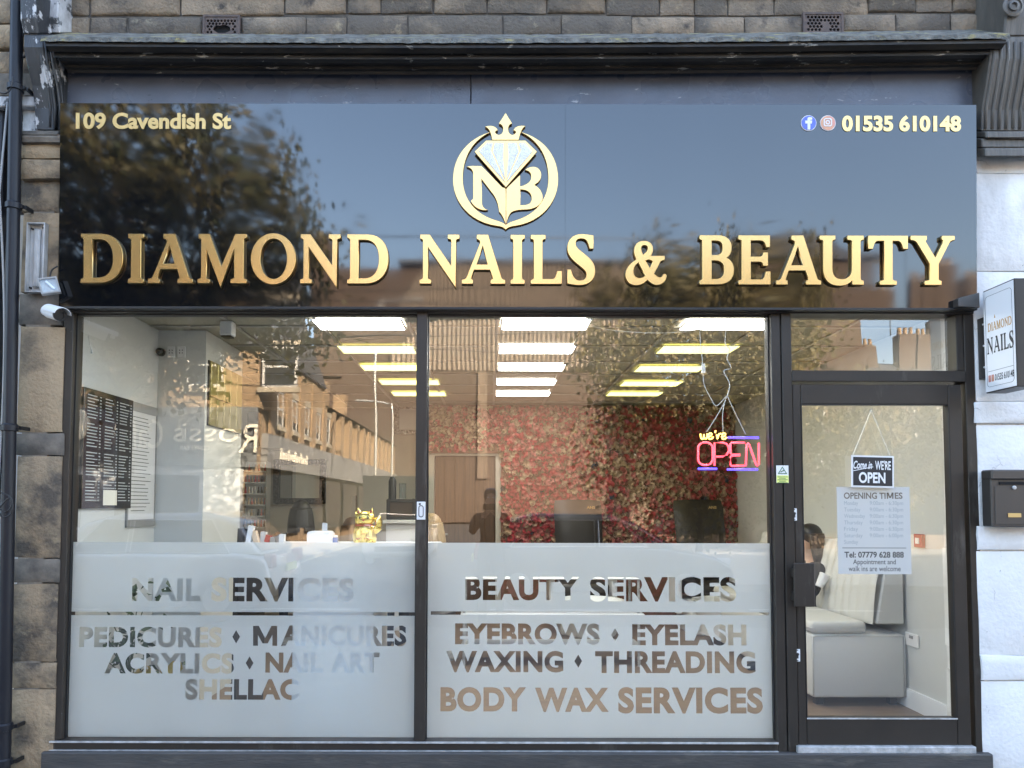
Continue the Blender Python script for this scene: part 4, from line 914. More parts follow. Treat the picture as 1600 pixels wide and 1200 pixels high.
for j in range(9): y = .3 + .61 * j; g.box((-3.1, y - .012, ZC - .0045), (3.05, y + .012, ZC + .0035))
g.build('ceiling_grid', M['grid'], ce)
t0 = None
for i in range(10):
    for j in range(-1, 8):
        x, y = -3.0 + .61 * i + .305, .3 + .61 * j + .305
        if y < .1: continue
        if t0 is None:
            o = MB().box((-.29, -.29, .006), (.29, .29, .02)).build('ceiling_tile', M['tile'], ce, bevel=.002); t0 = o
        else: o = dup(t0, ce)
        o.location = (x, max(y, .32), ZC)
LTS = [(562, 508, 0), (590, 547, 1), (617, 575, 1), (640, 598, 1), (655, 616, 1), (852, 508, 0), (838, 547, 0), (830, 575, 0), (822, 598, 0), (817, 616, 0), (1137, 508, 0), (1089, 547, 1), (1046, 577, 1), (1017, 600, 1), (991, 616, 1)]
rn = ['first', 'second', 'third', 'fourth', 'fifth']; cn = ['left', 'middle', 'right']
for i, (px, py, kk) in enumerate(LTS):
    dz = ZC - .012 - CAM.z; d = ray(px, py); p = CAM + d * (dz / d.z)
    colr = 'warm yellow' if kk else 'white'
    t = thing('ceiling_light', f'{colr} ceiling panel light, {rn[i % 5]} from the window in the {cn[i // 5]} row', 'ceiling light', (p.x, p.y, ZC), 'panel lights on the salon ceiling')
    MB().box((p.x - .293, p.y - .137, ZC - .010), (p.x + .293, p.y + .137, ZC - .0075)).build('diffuser', M['lighty' if kk else 'lightw'], t)
    MB().box((p.x - .305, p.y - .149, ZC - .011), (p.x - .2935, p.y + .149, ZC - .0055)).box((p.x + .2935, p.y - .149, ZC - .011), (p.x + .305, p.y + .149, ZC - .0055)).box((p.x - .2933, p.y - .149, ZC - .011), (p.x + .2933, p.y - .1375, ZC - .0055)).box((p.x - .2933, p.y + .1375, ZC - .011), (p.x + .2933, p.y + .149, ZC - .0055)).build('frame', M['cupboard'], t)
# ceiling sensor, dome camera, pull cord, socket, alarm box
c = CAM + ray(356, 516) * ((ZC - .06 - 1.5) / ray(356, 516).z); t = thing('ceiling_sensor', 'pale boxy sensor hanging from the ceiling near the left window', 'sensor', (c.x, c.y, ZC))
MB().box((c.x - .042, c.y - .04, ZC - .10), (c.x + .042, c.y + .04, ZC - .004)).build('housing', M['whiteplas'], t, bevel=.006); MB().box((c.x - .035, c.y - .034, ZC - .112), (c.x + .035, c.y + .034, ZC - .1005)).build('lens', M['black'], t, bevel=.004)
c = P(249, 549, .98); t = thing('dome_camera', 'small black dome camera high on the chimney breast corner', 'camera', tuple(c))
MB().lathe([(.022, 0), (.03, .012), (.028, .03)], c + Vector((0, .045, 0)), 16, Matrix.Rotation(math.pi / 2, 4, 'X')).build('base', M['black'], t, sm=35); MB().ball(c, .026).build('dome', M['carglass'], t, sm=True)
sk = thing('wall_socket', 'double white socket with dark dots high on the chimney breast', 'socket', tuple(P(275, 550, 1.02)))
for px in (268, 284):
    c = P(px, 550, 1.026); MB().box((c.x - .028, 1.018, c.z - .04), (c.x + .028, 1.03, c.z + .04)).build('plate', M['whiteplas'], sk, bevel=.003)
    mb = MB()
    for q in range(4): mb.box((c.x - .014 + .02 * (q % 2), 1.014, c.z - .012 + .02 * (q // 2)), (c.x - .008 + .02 * (q % 2), 1.0178, c.z - .006 + .02 * (q // 2)))
    mb.build('pin_hole', M['black'], sk)
tag(MB().tube(bez([P(140, 495, .15), P(138, 515, .15), P(140, 535, .15), P(143, 548, .15)], 5), .0022, 5).tube([P(143, 546, .15), P(144, 552, .15)], [.004, .008], 8).build('pull_cord', M['whiteplas'], sm=True), 'white pull cord hanging inside the left window', 'cord')
def on_right(px, py): return PXz(px, py, XF)
c = on_right(1440, 845); t = thing('alarm_box', 'small red call point on the white wall seen through the door', 'alarm', tuple(c))
MB().box((XF - .028, c.y - .045, c.z - .045), (XF - .001, c.y + .045, c.z + .045)).build('box', M['red'], t, bevel=.004)
MB().box((XF - .033, c.y - .02, c.z - .02), (XF - .0285, c.y + .02, c.z + .02)).build('button', M['whiteplas'], t)
c = on_right(1427, 1000); t = thing('light_switch', 'white double socket low on the wall behind the door', 'socket', tuple(c))
MB().box((XF - .014, c.y - .075, c.z - .045), (XF - .001, c.y + .075, c.z + .045)).build('plate', M['whiteplas'], t, bevel=.004)
MB().box((XF - .018, c.y - .02, c.z + .01), (XF - .0142, c.y + .02, c.z + .03)).build('rocker', M['greyplas'], t)

# left wall: price board, list, slat panel
def YZ(x): return Matrix(((0, 0, 1, x), (1, 0, 0, 0), (0, 1, 0, 0), (0, 0, 0, 1)))     # u along +Y, v up, facing +X
p0, p1 = PXz(132, 606, XL + .02), PXz(204, 793, XL + .02); z0_, z1_ = PXz(132, 795, XL + .02).z, PXz(132, 604, XL + .02).z
t = thing('price_board', 'black glossy price board with rows of small text on the left wall', 'board', (XL, p0.y, z0_))
MB().box((XL + .001, p0.y, z0_), (XL + .022, p1.y, z1_)).build('panel', mat('black_board', (.012, .012, .013), .12, spec=.6), t, bevel=.003)
mb = MB()
Wd, Hd = p1.y - p0.y, z1_ - z0_
for colx in (.06, .40, .70):
    for r_ in range(34):
        z = z1_ - Hd * (.06 + .0265 * r_)
        if r_ % 9 == 8: continue
        u0 = p0.y + Wd * colx; L_ = Wd * (.12 + .10 * R.random())
        mb.box((XL + .0222, u0, z), (XL + .023, u0 + L_, z + .006)); mb.box((XL + .0222, u0 + Wd * .23, z), (XL + .023, u0 + Wd * .26, z + .006))
mb.build('price_lines', M['printpale'], t)
MB().box((XL + .0222, p0.y + Wd * .40, z0_ + .02), (XL + .024, p0.y + Wd * .68, z0_ + Hd * .16)).build('sticker', M['cream'], t)
p0, p1 = PXz(206, 628, XL + .02), PXz(242, 820, XL + .02); z0_, z1_ = PXz(206, 824, XL + .02).z, PXz(206, 626, XL + .02).z
t = thing('price_list', 'tall framed white price list beside the black board', 'sign', (XL, p0.y, z0_))
MB().box((XL + .001, p0.y, z0_), (XL + .010, p1.y, z1_)).build('paper_sheet', M['paper'], t)
MB().box((XL + .001, p0.y - .012, z0_), (XL + .016, p0.y - .0005, z1_)).box((XL + .001, p1.y + .0005, z0_), (XL + .016, p1.y + .012, z1_)).box((XL + .0105, p0.y, z0_), (XL + .016, p1.y, z0_ + .05)).box((XL + .0105, p0.y, z1_ - .06), (XL + .016, p1.y, z1_)).build('frame', M['greyplas'], t)
mb = MB()
for r_ in range(26):
    z = z1_ - .1 - r_ * .025; mb.box((XL + .0102, p0.y + .04, z), (XL + .0108, p0.y + .04 + (p1.y - p0.y) * R.uniform(.5, .75), z + .005))
mb.build('price_lines', M['printgrey'], t)
t = thing('slat_panel', 'olive gold slatted wall panel on the side of the chimney breast', 'wall panel', (XBR, 1.05, 1.8))
ya_, yb_ = PXz(324, 600, XBR).y, PXz(374, 600, XBR).y; zt_, zb_ = PXz(324, 562, XBR).z, PXz(324, 665, XBR).z
MB().box((XBR + .001, ya_, zb_), (XBR + .01, yb_, zt_)).build('backing', M['blacksteel'], t)
n = 5; s_ = (yb_ - ya_) / n
for k in range(n):
    for zz0, zz1 in ((zb_ + .004, zb_ + (zt_ - zb_) * .44), (zb_ + (zt_ - zb_) * .45, zt_ - .004)):
        MB().box((XBR + .0102, ya_ + k * s_ + .006, zz0), (XBR + .026, ya_ + (k + 1) * s_ - .006, zz1)).build('slat', M['goldslat'], t, bevel=.003)

# polish rack, speaker, mirrors
rk = thing('polish_rack', 'wall rack of nail polish bottles beyond the chimney breast', 'rack', tuple(P(397, 850, 4.6)))
a = P(372, 860, 4.6); b = P(421, 722, 4.6)
MB().box((a.x, 4.60, a.z), (b.x, 4.63, b.z)).build('back_panel', M['cupboard'], rk)
for x in (a.x - .011, b.x + .001): MB().box((x, 4.46, a.z), (x + .01, 4.63, b.z)).build('side_panel', M['clearplas'] if 0 else M['greyplas'], rk)
bm_cols = ['petalred', 'black', 'petalpink', 'petalcream', 'hairbr']
bt = {}
for k in range(8):
    z = a.z + .02 + k * (b.z - a.z) / 8
    MB().box((a.x + .001, 4.47, z - .012), (b.x - .001, 4.598, z)).build('shelf', M['cupboard'], rk)
    for q in range(9):
        c_ = R.choice(bm_cols) if q > 5 else R.choice(['petalcream', 'petalpink', 'paper', 'paper', 'petalred'])
        if c_ not in bt:
            o = MB().lathe([(.014, 0), (.015, .03), (.008, .04), (.007, .075), (.005, .08)], (0, 0, 0), 8).build('polish_bottle', M[c_], rk, sm=40, local=True); bt[c_] = o
        else: o = dup(bt[c_], rk)
        o.location = Vector((a.x + .028 + q * (b.x - a.x - .05) / 8, 4.52, z)) - rk.location
c = P(421, 668, 4.2); t = thing('wall_speaker', 'grey box speaker with dark side high beside the polish rack', 'speaker', (c.x, c.y, c.z))
a = P(406, 701, 4.0); b = P(439, 641, 4.0)
MB().box((a.x, 4.0, a.z), (b.x, 4.35, b.z)).build('cabinet', M['greyplas'], t, bevel=.008); MB().box((a.x - .16, 4.03, a.z + .03), (a.x - .001, 4.33, b.z - .01)).build('grille', M['black'], t, bevel=.01)
MB().box((a.x - .12, 4.34, a.z + .1), (a.x - .05, YB, a.z + .16)).build('bracket', M['black'], t)
def framed(px0, px1, py0, py1, y, w_, fm, inner, name, label, cat, deco=False):
    a, b = P(px0, py1, y), P(px1, py0, y); t = thing(name, label, cat, ((a.x + b.x) / 2, y, a.z))
    f = MB()
    for (x0, x1, z0, z1) in ((a.x, a.x + w_, a.z, b.z), (b.x - w_, b.x, a.z, b.z), (a.x + w_, b.x - w_, a.z, a.z + w_), (a.x + w_, b.x - w_, b.z - w_, b.z)): f.box((x0, y - .03, z0), (x1, y + .02, z1))
    f.build('frame', M[fm], t, bevel=.008)
    MB().box((a.x + w_, y, a.z + w_), (b.x - w_, y + .015, b.z - w_)).build('inner_panel', M[inner], t)
    if deco:
        mb = MB(); n_ = 9
        for k in range(n_):
            u = (k + .5) / n_
            for zz in (a.z + w_ / 2, b.z - w_ / 2): mb.ball((a.x + (b.x - a.x) * u, y - .032, zz), w_ * .33, (1, .5, 1), 8)
            for xx in (a.x + w_ / 2, b.x - w_ / 2): mb.ball((xx, y - .032, a.z + (b.z - a.z) * u), w_ * .33, (1, .5, 1), 8)
        mb.build('beading', M[fm], t, sm=True)
    return t
framed(427, 510, 718, 787, 5.10, .07, 'blacksteel', 'mirror', 'dark_mirror', 'large black framed mirror on the back wall behind the seated customer', 'mirror', True)
framed(616, 668, 632, 679, 5.10, .06, 'silver', 'paper', 'silver_frame', 'ornate silver picture frame high on the back wall', 'picture frame', True)
t = framed(604, 651, 780, 812, 4.0, .035, 'blacksteel', 'hairbr', 'display_box', 'black framed display box on the shelf behind the gold cat', 'display box')
a = P(600, 812, 4.0); b = P(660, 816, 4.0)
tag(MB().box((a.x, 3.9, a.z - .04), (b.x, 4.3, a.z - .001)).box((a.x + .03, 3.95, ZF), (b.x - .03, 4.25, a.z - .0405)).build('side_cabinet', M['cupboard'], bevel=.004), 'pale cabinet under the black display box', 'cabinet')
MB().box((P(606, 800, 4).x, 4.021, P(606, 812, 4).z), (P(649, 800, 4).x, 4.15, P(606, 780, 4).z)).build('case', M['blacksteel'], t)
zsh = P(606, 780, 4.05).z
c = P(613, 780, 4.08); tag(MB().lathe([(.045, 0), (.045, .20), (.04, .22), (.03, .235), (.03, .25)], (c.x, 4.08, zsh + .001), 18).build('black_bottle', M['hairbk'], sm=35), 'tall black canister standing on the display box', 'canister')
c = P(629, 780, 4.08); tag(MB().lathe([(.04, 0), (.042, .18), (.040, .18), (.038, .01)], (c.x, 4.08, zsh + .001), 18).build('glass_vase', M['clearplas'], sm=35), 'clear glass cylinder beside the black canister', 'vase')

# flower wall with its door
YW = 4.76; fw = thing('flower_wall', 'wall covered in pink, red and cream artificial roses', 'flower wall', (1.1, YW, ZF))
xa, xb_ = P(670, 700, YW).x, XR - .01; dxa, dxb = P(672, 780, YW).x, P(783, 780, YW).x; dzt = P(720, 708, YW).z
MB().box((dxb, YW, ZF), (xb_, YW + .04, ZC - .01)).box((xa, YW, dzt), (dxb - .0005, YW + .04, ZC - .01)).build('backing', M['rosebed'], fw)
def rose_mesh(n):
    mb = MB(); bm = mb.bm
    for ring, (r0, r1, h0, h1, k, tw) in enumerate(((.004, .016, .052, .056, 4, 0), (.012, .030, .038, .050, 5, .5), (.022, .046, .018, .034, 6, .2))):
        for q in range(k):
            a0 = 2 * math.pi * q / k + tw; a1 = a0 + 2 * math.pi / k * 1.25; am = (a0 + a1) / 2; jr = R.uniform(.9, 1.12)
            def pt(r, a_, h): return bm.verts.new((r * math.cos(a_), r * math.sin(a_), h))
            b0, b1, bmid = pt(r0, a0, h0 - .016), pt(r0, a1, h0 - .016), pt(r0 * 1.15, am, h0 - .014)
            m0, m1, mm = pt(r1 * .85, a0, h1 - .004), pt(r1 * .85, a1, h1 - .004), pt(r1 * jr, am, h1 + .002)
            bm.faces.new((b0, bmid, mm, m0)); bm.faces.new((bmid, b1, m1, mm))
    me = bpy.data.meshes.new('rose'); bm.to_mesh(me); bm.free(); return me
rs = []
for c_ in ('petalred', 'petalpink', 'petalcream', 'petalblue'):
    for v in range(2):
        me = rose_mesh(v); me.materials.append(M[c_]); me.shade_smooth(); rs.append((c_, me))
rows = []
st_ = .060
zz = ZF + .75
j_ = 0
while zz < ZC - .03:
    x = xa + .02 + (st_ / 2 if j_ % 2 else 0)
    while x < xb_ - .01:
        if not (x < dxb and zz < dzt + .02):
            rows.append((x + R.uniform(-.018, .018), zz + R.uniform(-.018, .018), R.uniform(.60, 1.04)))
        x += st_
    zz += st_ * .80; j_ += 1
rows.sort(key=lambda q: -q[2])
nz_ = lambda x, z: math.sin(x * 3.1 + 1.3 * math.sin(z * 2.7)) + math.sin(z * 4.3 + x * 1.7)
stf = {}
FACE = Matrix.Rotation(math.pi / 2, 4, 'X')
for i, (x, z, s_) in enumerate(rows):
    v = nz_(x, z) * .35 + R.gauss(0, .75); c_ = 'petalblue' if R.random() < .010 else 'petalcream' if v < -.42 else 'petalpink' if v < .12 else 'petalred'
    me = R.choice([m_ for n_, m_ in rs if n_ == c_])
    mx_ = Matrix.Translation((x, YW - .002, z)) @ FACE @ Euler((R.uniform(-.45, .45), R.uniform(-.45, .45), R.uniform(0, 6.28))).to_matrix().to_4x4() @ Matrix.Scale(s_ * 1.0, 4)
    if i < 300:
        o = bpy.data.objects.new('rose', me); COL.objects.link(o); o.parent = fw; o.matrix_local = Matrix.Translation(-fw.location) @ mx_
    else: stf.setdefault(c_, MB()).add(me, mx_)
smb = MB(); mats_ = []; fidx = []
for c_, mb in stf.items():
    me = bpy.data.meshes.new('tmp'); mb.bm.to_mesh(me); mb.bm.free(); n0 = len(smb.bm.faces); smb.bm.from_mesh(me)
    smb.bm.faces.ensure_lookup_table(); mats_.append(M[c_])
    for f_ in smb.bm.faces[n0:]: f_.material_index = len(mats_) - 1
me = bpy.data.meshes.new('roses'); smb.bm.to_mesh(me); smb.bm.free()
for m_ in mats_: me.materials.append(m_)
me.shade_smooth(); mesh_obj('small_roses', me, None, fw, kind='stuff')
mb = MB()
for k in range(1500):
    x, z = R.uniform(xa, xb_), R.uniform(ZF + .7, ZC - .02)
    if x < dxb and z < dzt: continue
    m3 = Matrix.Translation((x, YW - .03, z)) @ Euler((R.uniform(-.8, .8), R.uniform(-.6, .6), R.uniform(0, 6.28))).to_matrix().to_4x4()
    L_ = R.uniform(.02, .035); mb.poly([m3 @ Vector(q) for q in ((0, 0, -L_), (L_ * .5, .004, 0), (0, 0, L_), (-L_ * .5, .004, 0))])
mb.build('small_leaves', M['roseleaf'], fw, kind='stuff')
t = thing('inner_door', 'brown wooden door in a pale frame under the flower wall', 'door', ((dxa + dxb) / 2, 4.9, ZF))
MB().box((dxa + .05, 4.86, ZF + .005), (dxb - .07, 4.9, dzt - .03)).build('door_leaf', M['wood'], t, bevel=.004)
MB().box((dxa - .02, 4.80, ZF), (dxa + .048, 4.92, dzt)).box((dxb - .068, 4.80, ZF), (dxb - .002, 4.92, dzt)).box((dxa + .0485, 4.80, dzt - .028), (dxb - .0685, 4.92, dzt)).build('frame', M['wall'], t)
MB().tube([(dxa + .11, 4.85, 1.12), (dxa + .11, 4.80, 1.12), (dxa + .22, 4.80, 1.12)], .011, 8).build('handle', M['alulight'], t, sm=True)
for k in range(6): MB().box((dxa + .055 + k * (dxb - dxa - .13) / 6, 4.852, ZF + .01), (dxa + .05 + (k + 1) * (dxb - dxa - .13) / 6 - .004, 4.8595, dzt - .035)).build('board', M['wood'], t, bevel=.003)

# pedicure chairs
def pedi(px0, px1, y, label):
    a, b = P(px0, 850, y), P(px1, 782, y); cx = (a.x + b.x) / 2; Wc = b.x - a.x; zt_ = b.z
    t = thing('pedicure_chair', label, 'chair', (cx, y, ZF), 'pedicure chairs in front of the flower wall')
    bk = MB(); n_ = 10; rows_ = []
    for k in range(13):
        v = k / 12; z = .62 + (zt_ - .62) * v; yy = y + .10 + .16 * v - .06 * math.sin(v * 3.1)
        w_ = Wc * (.5 if v < .93 else .47) * (1 - .06 * (1 - v)); rr_ = []
        for q in range(n_ + 1):
            u = q / n_ * 2 - 1; bul = .05 * (1 - abs(u) ** 4) * (1 - max(0, (v - .9) / .1) ** 2 * .7)
            rr_.append(bk.bm.verts.new((cx + u * w_, yy - bul, z + .012 * math.cos(u * 1.5))))
        rows_.append(rr_)
    for r0, r1 in zip(rows_, rows_[1:]):
        for q in range(n_): bk.bm.faces.new((r0[q], r0[q + 1], r1[q + 1], r1[q]))
    ge = bmesh.ops.solidify(bk.bm, geom=bk.bm.faces[:], thickness=-.09)
    bk.build('backrest', M['leather'], t, sm=45)
    MB().obox((cx, y - .12, .58), (Wc * .95, .55, .14)).build('seat', M['leather'], t, bevel=.04, seg=3, sm=50)
    for s_ in (-1, 1):
        MB().obox((cx + s_ * (Wc * .5 + .06), y - .1, .74), (.10, .55, .09)).build('armrest', M['leather'], t, bevel=.03, seg=3, sm=50)
        MB().obox((cx + s_ * (Wc * .5 + .06), y - .05, .5), (.06, .4, .38)).build('arm_support', M['cupboard'], t, bevel=.01)
    MB().obox((cx, y - .05, .28), (Wc * .9, .6, .38)).build('base', M['cupboard'], t, bevel=.03, seg=2, sm=50)
    MB().lathe([(.26, .10), (.33, .42), (.35, .44), (.32, .44), (.24, .22), (.02, .2)], (cx, y - .75, ZF), 24).build('foot_basin', M['cupboard'], t, sm=40)
    c = P(px0 + (px1 - px0) * .76, 793, y - .02)
    me = fit(text_mesh('ANS', .02), c.x - .045, c.x + .05, c.z - .016, c.z + .016); me.transform(Matrix.Translation((0, y + .165, 0)) @ XZ)
    mesh_obj('woven_label', me, M['goldflat'], t)
    return t
pedi(868, 945, 4.0, 'dark brown pedicure chair left of the other, nearer the inner door')
pedi(1060, 1140, 4.0, 'dark brown pedicure chair below the neon open sign')
t = thing('work_trolley', 'low white trolley between the pedicure chairs', 'trolley', (.62, 2.4, ZF))
for z in (.86, .55, .25): MB().box((-.25, 2.2, z - .02), (1.35, 2.65, z)).build('tray', M['cupboard'], t, bevel=.01)
for x in (-.22, 1.30):
    for y in (2.23, 2.62): MB().tube([(x, y, ZF), (x, y, .9)], .013, 8).build('leg', M['alulight'], t)

# reception counter and the things on it
YD = .13
a = P(455, 1095, YD); b = P(583, 1095, YD)
t = thing('reception_counter', 'white gloss reception counter behind the left frosted window', 'counter', ((a.x + b.x) / 2, YD + .3, ZF))
ztop = P(560, 850, YD + .3).z
MB().box((a.x, YD, ZF), (b.x, YD + .55, ztop - .035)).build('body', M['cupboard'], t, bevel=.006)
MB().box((a.x - .42, YD - .04, ztop - .034), (b.x + .35, YD + .6, ztop)).build('worktop', M['cupboard'], t, bevel=.006)
MB().box((b.x + .2, YD + .04, ZF), (b.x + .24, YD + .54, ztop - .0345)).build('leg', M['leather'], t); MB().box((a.x - .36, YD + .04, ZF), (a.x - .33, YD + .54, ztop - .0345)).build('leg', M['leather'], t)
# lucky cat
c = P(570, 845, YD + .28); k_ = .235; cx, cy, cz = c.x, YD + .28, ztop + .001
t = thing('lucky_cat', 'gold waving cat figurine on the reception counter', 'figurine', (cx, cy, cz)); t.scale = (.8, .8, .8)
bd = MB().lathe([(.075, 0), (.088, .02), (.094, .06), (.090, .10), (.075, .135), (.055, .150)], (cx, cy, cz), 24); bd.build('body', M['goldcat'], t, sm=True)
MB().ball((cx, cy - .005, cz + .195), .072, (1.1, .95, .85), 20).build('head', M['goldcat'], t, sm=True)
for s_ in (-1, 1):
    e = MB().lathe([(.026, 0), (.017, .022), (.002, .05)], (cx + s_ * .045, cy, cz + .232), 10, Matrix.Rotation(s_ * .25, 4, 'Y')).build('ear', M['goldcat'], t, sm=40)
    MB().lathe([(.014, 0), (.009, .014), (.001, .03)], (cx + s_ * .045, cy - .014, cz + .236), 8, Matrix.Rotation(s_ * .25, 4, 'Y')).build('inner_ear', M['catred'], t, sm=40).parent = e
    MB().ball((cx + s_ * .03, cy - .066, cz + .205), .009, (1, .5, 1.2), 10).build('eye', M['black'], t, sm=True)
    MB().ball((cx + s_ * .045, cy - .065, cz + .02), .03, (1, 1.2, .7), 12).build('foot', M['goldcat'], t, sm=True)
MB().ball((cx, cy - .073, cz + .186), .008, seg=8).build('nose', M['catred'], t, sm=True)
MB().tube(bez([(cx + .07, cy - .01, cz + .10), (cx + .105, cy - .02, cz + .13), (cx + .108, cy - .03, cz + .18), (cx + .10, cy - .04, cz + .205)], 5), [.03] * 6 + [.026] * 5 + [.028] * 4 + [.02], 12).build('waving_arm', M['goldcat'], t, sm=True)
MB().lathe([(.066, 0), (.07, .006), (.066, .012)], (cx, cy, cz + .138), 20).build('collar', M['catred'], t, sm=True)
MB().ball((cx, cy - .09, cz + .08), .03, (.8, .35, 1.2), 12).build('gold_coin', M['goldcat'], t, sm=True)
tk = MB()
for q in range(7): tk.ball((cx - .04 + q * .0135, cy - .088, cz + .045 + .004 * (q % 2)), .006, (1, .6, 1), 6)
tk.build('painted_trim', M['catred'], t, sm=True)
# till, tub and papers
a = P(483, 848, YD + .2); t = thing('card_machine', 'white receipt printer with paper at the counter front', 'printer', (a.x, YD + .2, ztop))
MB().box((a.x, YD + .12, ztop + .001), (a.x + .15, YD + .25, ztop + .085)).build('body', M['whiteplas'], t, bevel=.022, seg=3, sm=50)
MB().prism([(a.x + .085, YD + .16, ztop + .06), (a.x + .118, YD + .16, ztop + .055), (a.x + .112, YD + .19, ztop + .13), (a.x + .082, YD + .19, ztop + .135)], (0, .002, 0)).build('paper_strip', M['paper'], t)
a = P(515, 848, YD + .2); t = thing('blue_tub', 'small blue and white tub beside the receipt printer', 'tub', (a.x + .02, YD + .2, ztop))
MB().box((a.x, YD + .17, ztop + .001), (a.x + .05, YD + .22, ztop + .045)).build('tub_body', M['blueplas'], t, bevel=.005); MB().box((a.x + .002, YD + .172, ztop + .0455), (a.x + .048, YD + .218, ztop + .058)).build('lid', M['whiteplas'], t, bevel=.004)
a = P(549, 848, YD + .16); tag(MB().box((a.x, YD + .15, ztop + .001), (a.x + .024, YD + .2, ztop + .30)).build('acrylic_stand', M['blueplas'] if 0 else M['clearplas']), 'clear blueish acrylic stand left of the gold cat', 'stand')
t = thing('polish_display', 'clutter of small bottles and swatches on the counter left end', 'display', (P(405, 848, YD + .3).x, YD + .3, ztop))
for k in range(9):
    x = P(378 + k * 8, 848, YD + .3).x; MB().obox((x, YD + .3 + R.uniform(-.05, .05), ztop + R.uniform(.02, .04) * (1.8 if k < 4 else 1)), (.03, .04, R.uniform(.04, .08) * (1.8 if k < 4 else 1)), Matrix.Rotation(R.uniform(-.3, .3), 4, 'Y')).build('swatch_box', M[R.choice(['greyplas', 'petalcream', 'blacksteel', 'red', 'paper'])], t)

# sofa along the right wall
xs0, ys0 = P(1272, 1080, 1.0).x, 1.02; xs1 = XF - .02
t = thing('sofa', 'white tufted leather bench sofa along the wall behind the door', 'sofa', ((xs0 + xs1) / 2, 2.0, ZF))
zs = P(1330, 968, 1.1).z; xbk = P(1355, 960, 1.4).x
MB().box((xs0, ys0, ZF + .06), (xs1, 3.2, zs - .09)).build('base', M['sofa'], t, bevel=.02, seg=2, sm=50)
MB().box((xs0 - .01, ys0 - .005, zs - .088), (xs1 - .26, 3.2, zs)).build('seat', M['sofa'], t, bevel=.035, seg=3, sm=50)
bk = MB(); NY, NZ = 90, 30; g = []
zb0, zb1 = zs - .02, 1.22
for i in range(NY + 1):
    yy = ys0 + (3.2 - ys0) * i / NY; rw_ = []
    for k in range(NZ + 1):
        v = k / NZ; z = zb0 + (zb1 - zb0) * v
        ch = abs(math.sin(math.pi * (yy - ys0) / .105)) ** .6; tuft = abs(math.cos(math.pi * v * 4 + (math.pi / 2 if int((yy - ys0) / .105) % 2 else 0))) ** .5
        endf = min(1, (yy - ys0) / .28)
        dd = .035 * (ch * .75 + tuft * .25) * (.15 + .85 * endf)
        rw_.append(bk.bm.verts.new((xs1 - .22 + .10 * v - dd - .02 * math.sin(v * 3.1), yy, z)))
    g.append(rw_)
for i in range(NY):
    for k in range(NZ): bk.bm.faces.new((g[i][k], g[i + 1][k], g[i + 1][k + 1], g[i][k + 1]))
bk.build('tufted_back', M['sofa'], t, sm=True)
MB().prism([(xs1 - .20, ys0 - .003, zb0), (xs1, ys0 - .003, zb0), (xs1, ys0 - .003, zb1), (xs1 - .10, ys0 - .003, zb1), (xs1 - .15, ys0 - .003, (zb0 + zb1) / 2)], (0, 2.17, 0)).build('back_shell', M['sofa'], t, bevel=.01)
sm_ = MB()
sm_.tube([(xs0 + .004, ys0 - .002, ZF + .07), (xs0 + .004, ys0 - .002, zs - .10), (xs1 - .004, ys0 - .002, zs - .10), (xs1 - .004, ys0 - .002, ZF + .07)], .004, 6)
sm_.tube([(xs0 - .012, ys0 + .0, zs - .045), (xs1 - .27, ys0 - .004, zs - .045)], .003, 6); sm_.tube([(xs0 - .011, ys0 + .01, zs - .045), (xs0 - .011, 3.19, zs - .045)], .003, 6)
for yq in (1.75, 2.45): sm_.tube([(xs0 - .012, yq, zs - .08), (xs0 + .03, yq, zs + .001), (xs1 - .3, yq, zs + .001)], .003, 6)
sm_.build('piping', M['sofa'], t, sm=True)
for x in (xs0 + .05, xs1 - .08):
    for y in (ys0 + .06, 3.1): MB().box((x, y, ZF), (x + .05, y + .05, ZF + .0595)).build('foot', M['leather'], t)

# plant with yellow flowers by the left window
c = P(200, 1150, .42); t = thing('potted_flowers', 'white vase of yellow flowers and dark foliage behind the left frosted window', 'plant', (c.x, .42, ZF))
MB().lathe([(.05, 0), (.075, .05), (.085, .16), (.06, .27), (.065, .33), (.055, .33), (.05, .1)], (c.x, .42, ZF), 20).build('vase', M['cupboard'], t, sm=40)
lf = MB(); yf_ = MB(); stm = MB()
for k in range(150):
    an, ra = R.uniform(0, 6.28), R.uniform(.02, .30); h = R.uniform(.36, .98) - ra * .35
    p = Vector((c.x + math.cos(an) * ra * 1.1 - .03, .42 + math.sin(an) * min(ra, .22), ZF + h))
    if k % 6 == 0: stm.tube(bez([(c.x, .42, ZF + .3), (c.x + (p.x - c.x) * .4, .42 + (p.y - .42) * .4, ZF + .3 + (h - .3) * .6), p], 4), .003, 5)
    m3 = Matrix.Translation(p) @ Euler((R.uniform(-1, 1), R.uniform(-1, 1), R.uniform(0, 6.28))).to_matrix().to_4x4(); L_ = R.uniform(.05, .1)
    lf.poly([m3 @ Vector(q) for q in ((0, 0, 0), (L_ * .3, L_ * .45, .01), (0, L_, 0), (-L_ * .3, L_ * .45, .01))])
lf.build('leaves', M['leafdk'], t, kind='stuff'); stm.build('stems', M['leafdk'], t)
for k in range(14):
    p = Vector((P(232 + R.uniform(-38, 42), 1055 + R.uniform(-18, 22), .30).x, .30 + R.uniform(-.05, .1), 0)); p.z = P(200, 1062 + R.uniform(-22, 25), .3).z
    o = bpy.data.objects.new('blossom', [m_ for n_, m_ in rs if n_ == 'petalcream'][0].copy()); o.data.materials[0] = M['petalyellow']; COL.objects.link(o); o.parent = t
    o.matrix_local = Matrix.Translation(p - t.location) @ FACE @ Euler((R.uniform(-.6, .6), R.uniform(-.6, .6), 0)).to_matrix().to_4x4() @ Matrix.Scale(1.0, 4)

